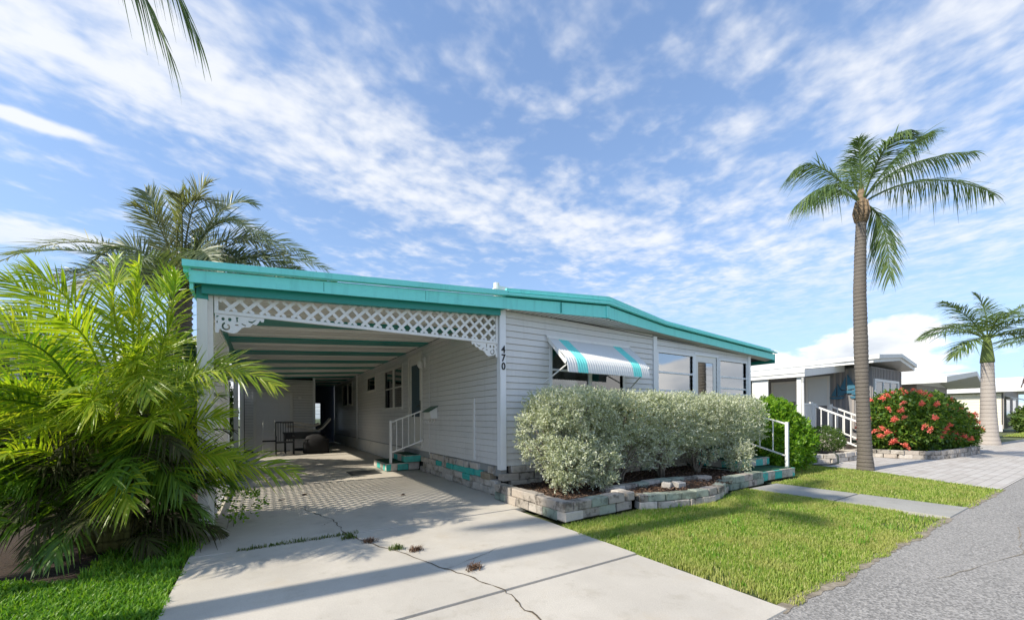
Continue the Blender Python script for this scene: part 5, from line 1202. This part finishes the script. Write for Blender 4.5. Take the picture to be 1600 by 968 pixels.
r2 = MB().hexa([(23.2, -.6, 2.72), (27.4, -.9, 3.2), (27.4, 14, 3.2), (23.2, 14, 2.72), (23.2, -.6, 2.98), (27.4, -.9, 3.42), (27.4, 14, 3.42), (23.2, 14, 2.98)]).build('roof', 'white', n2)
MB().hexa([(27.4, -.9, 3.201), (30.9, -.6, 2.72), (30.9, 14, 2.72), (27.4, 14, 3.201), (27.4, -.9, 3.42), (30.9, -.6, 2.98), (30.9, 14, 2.98), (27.4, 14, 3.42)]).build('roof_half', 'white', r2)
MB().box(20.4, 23.3, 1.5, 12, 2.62, 2.86).build('carport_roof', 'white', n2)
for y in (1.7, 6): MB().box(20.5, 20.62, y, y + .12, 0, 2.62).build('post', 'white', n2)
MB().tube([(24.6, 2.5, 2.9), (24.6, 2.5, 3.6)], .14, 10).build('vent_pipe', 'white', r2)
n3 = thing('neighbour_house', 'cream sided home with sunlit side wall behind the royal palm', 'house', (45, 5, 0))
s3 = MB().box(41.8, 41.9, 0, 16, .5, 2.75).build('side_wall', 'cream', n3); course_boards('y', 41.8, -1, 0.05, 15, .55, 2.6, [], s3, 'cream', .2)
MB().box(41.7, 41.8, 0, 16, .0, .5).build('skirt', 'white_old', n3)
MB().box(41.8, 48.2, -.05, .05, .2, 2.9).build('front_wall', 'neighbour_tan', n3)  # shaded front of the cream home, its shade put in as darker tan
for a_, b_ in ((42.6, 44.0), (45.2, 46.6)):
    w_ = MB().box(a_, b_, -.08, -.06, 1.0, 2.3).build('window', 'glass_dark', n3); MB().box(a_ - .08, b_ + .08, -.1, -.06, 2.3, 2.4).build('frame', 'white', w_)
r3 = MB().hexa([(41.2, -1.0, 2.85), (45, -1.2, 3.75), (45, 16, 3.75), (41.2, 16, 2.85), (41.2, -1.0, 3.2), (45, -1.2, 4.05), (45, 16, 4.05), (41.2, 16, 3.2)]).build('roof', 'white', n3)
MB().hexa([(45, -1.2, 3.751), (49, -1.0, 2.85), (49, 16, 2.85), (45, 16, 3.751), (45, -1.2, 4.05), (49, -1.0, 3.2), (49, 16, 3.2), (45, 16, 4.05)]).build('roof_half', 'white', r3)
MB().add([(41.8, -.04, 2.9), (48.2, -.04, 2.9), (45, -.04, 3.74), (41.8, .06, 2.9), (48.2, .06, 2.9), (45, .06, 3.74)], [(0, 1, 2), (5, 4, 3), (0, 3, 4, 1), (1, 4, 5, 2), (2, 5, 3, 0)]).build('gable', 'neighbour_tan', n3)  # shaded gable end, darkened by colour like the front wall
MB().hexa([(42.2, -1.6, 1.95), (44.4, -1.6, 1.95), (44.4, -.05, 2.55), (42.2, -.05, 2.55), (42.2, -1.6, 2.0), (44.4, -1.6, 2.0), (44.4, -.05, 2.6), (42.2, -.05, 2.6)]).build('window_awning', 'white', n3)
bush('foundation_shrub', 'green shrub at the front corner of the cream home', 'shrub', (42.6, -1.2, 0), [((42.8, -1.3, .8), (1.3, .9, .9), 900)], 'box_leaf', .22, .5, 4, .3, seed=9)
# home on the left, seen past the palm clump
n0 = thing('neighbour_house', 'home at the left edge with pale roof edge over a dark carport', 'house', (-10, 8, 0))
MB().hexa([(-13, 3.5, 3.45), (-7.4, 3.5, 3.0), (-7.4, 18, 3.0), (-13, 18, 3.45), (-13, 3.5, 3.6), (-7.4, 3.5, 3.15), (-7.4, 18, 3.15), (-13, 18, 3.6)]).build('carport_roof', 'white_old', n0)
MB().box(-7.42, -7.34, 3.4, 18, 2.93, 3.24).build('fascia', 'white_old', n0)
for y in (3.7, 7.2, 10.7, 14.2): MB().box(-7.6, -7.5, y, y + .1, 0, 2.98).build('post', 'white', n0)
MB().box(-10.4, -10.3, 3.5, 18, 0, 3.4).build('side_wall', 'neighbour_grey', n0); MB().box(-10.3, -7.5, 15.5, 15.6, 0, 3.0).build('rear_wall', 'neighbour_grey', n0)
MB().box(-10.35, -10.28, 8.5, 10, 1.1, 2.3).build('window', 'glass_dark', n0)
MB().box(-7.62, -7.5, 7.3, 10.7, .0, .9).build('low_wall', 'white_old', n0)
sheet('neighbour_drive', [(-10.3, -4.08), (-7.3, -4.08), (-7.3, 15.5), (-10.3, 15.5)], -.02, 'concrete', 'concrete driveway of the home at the left edge')
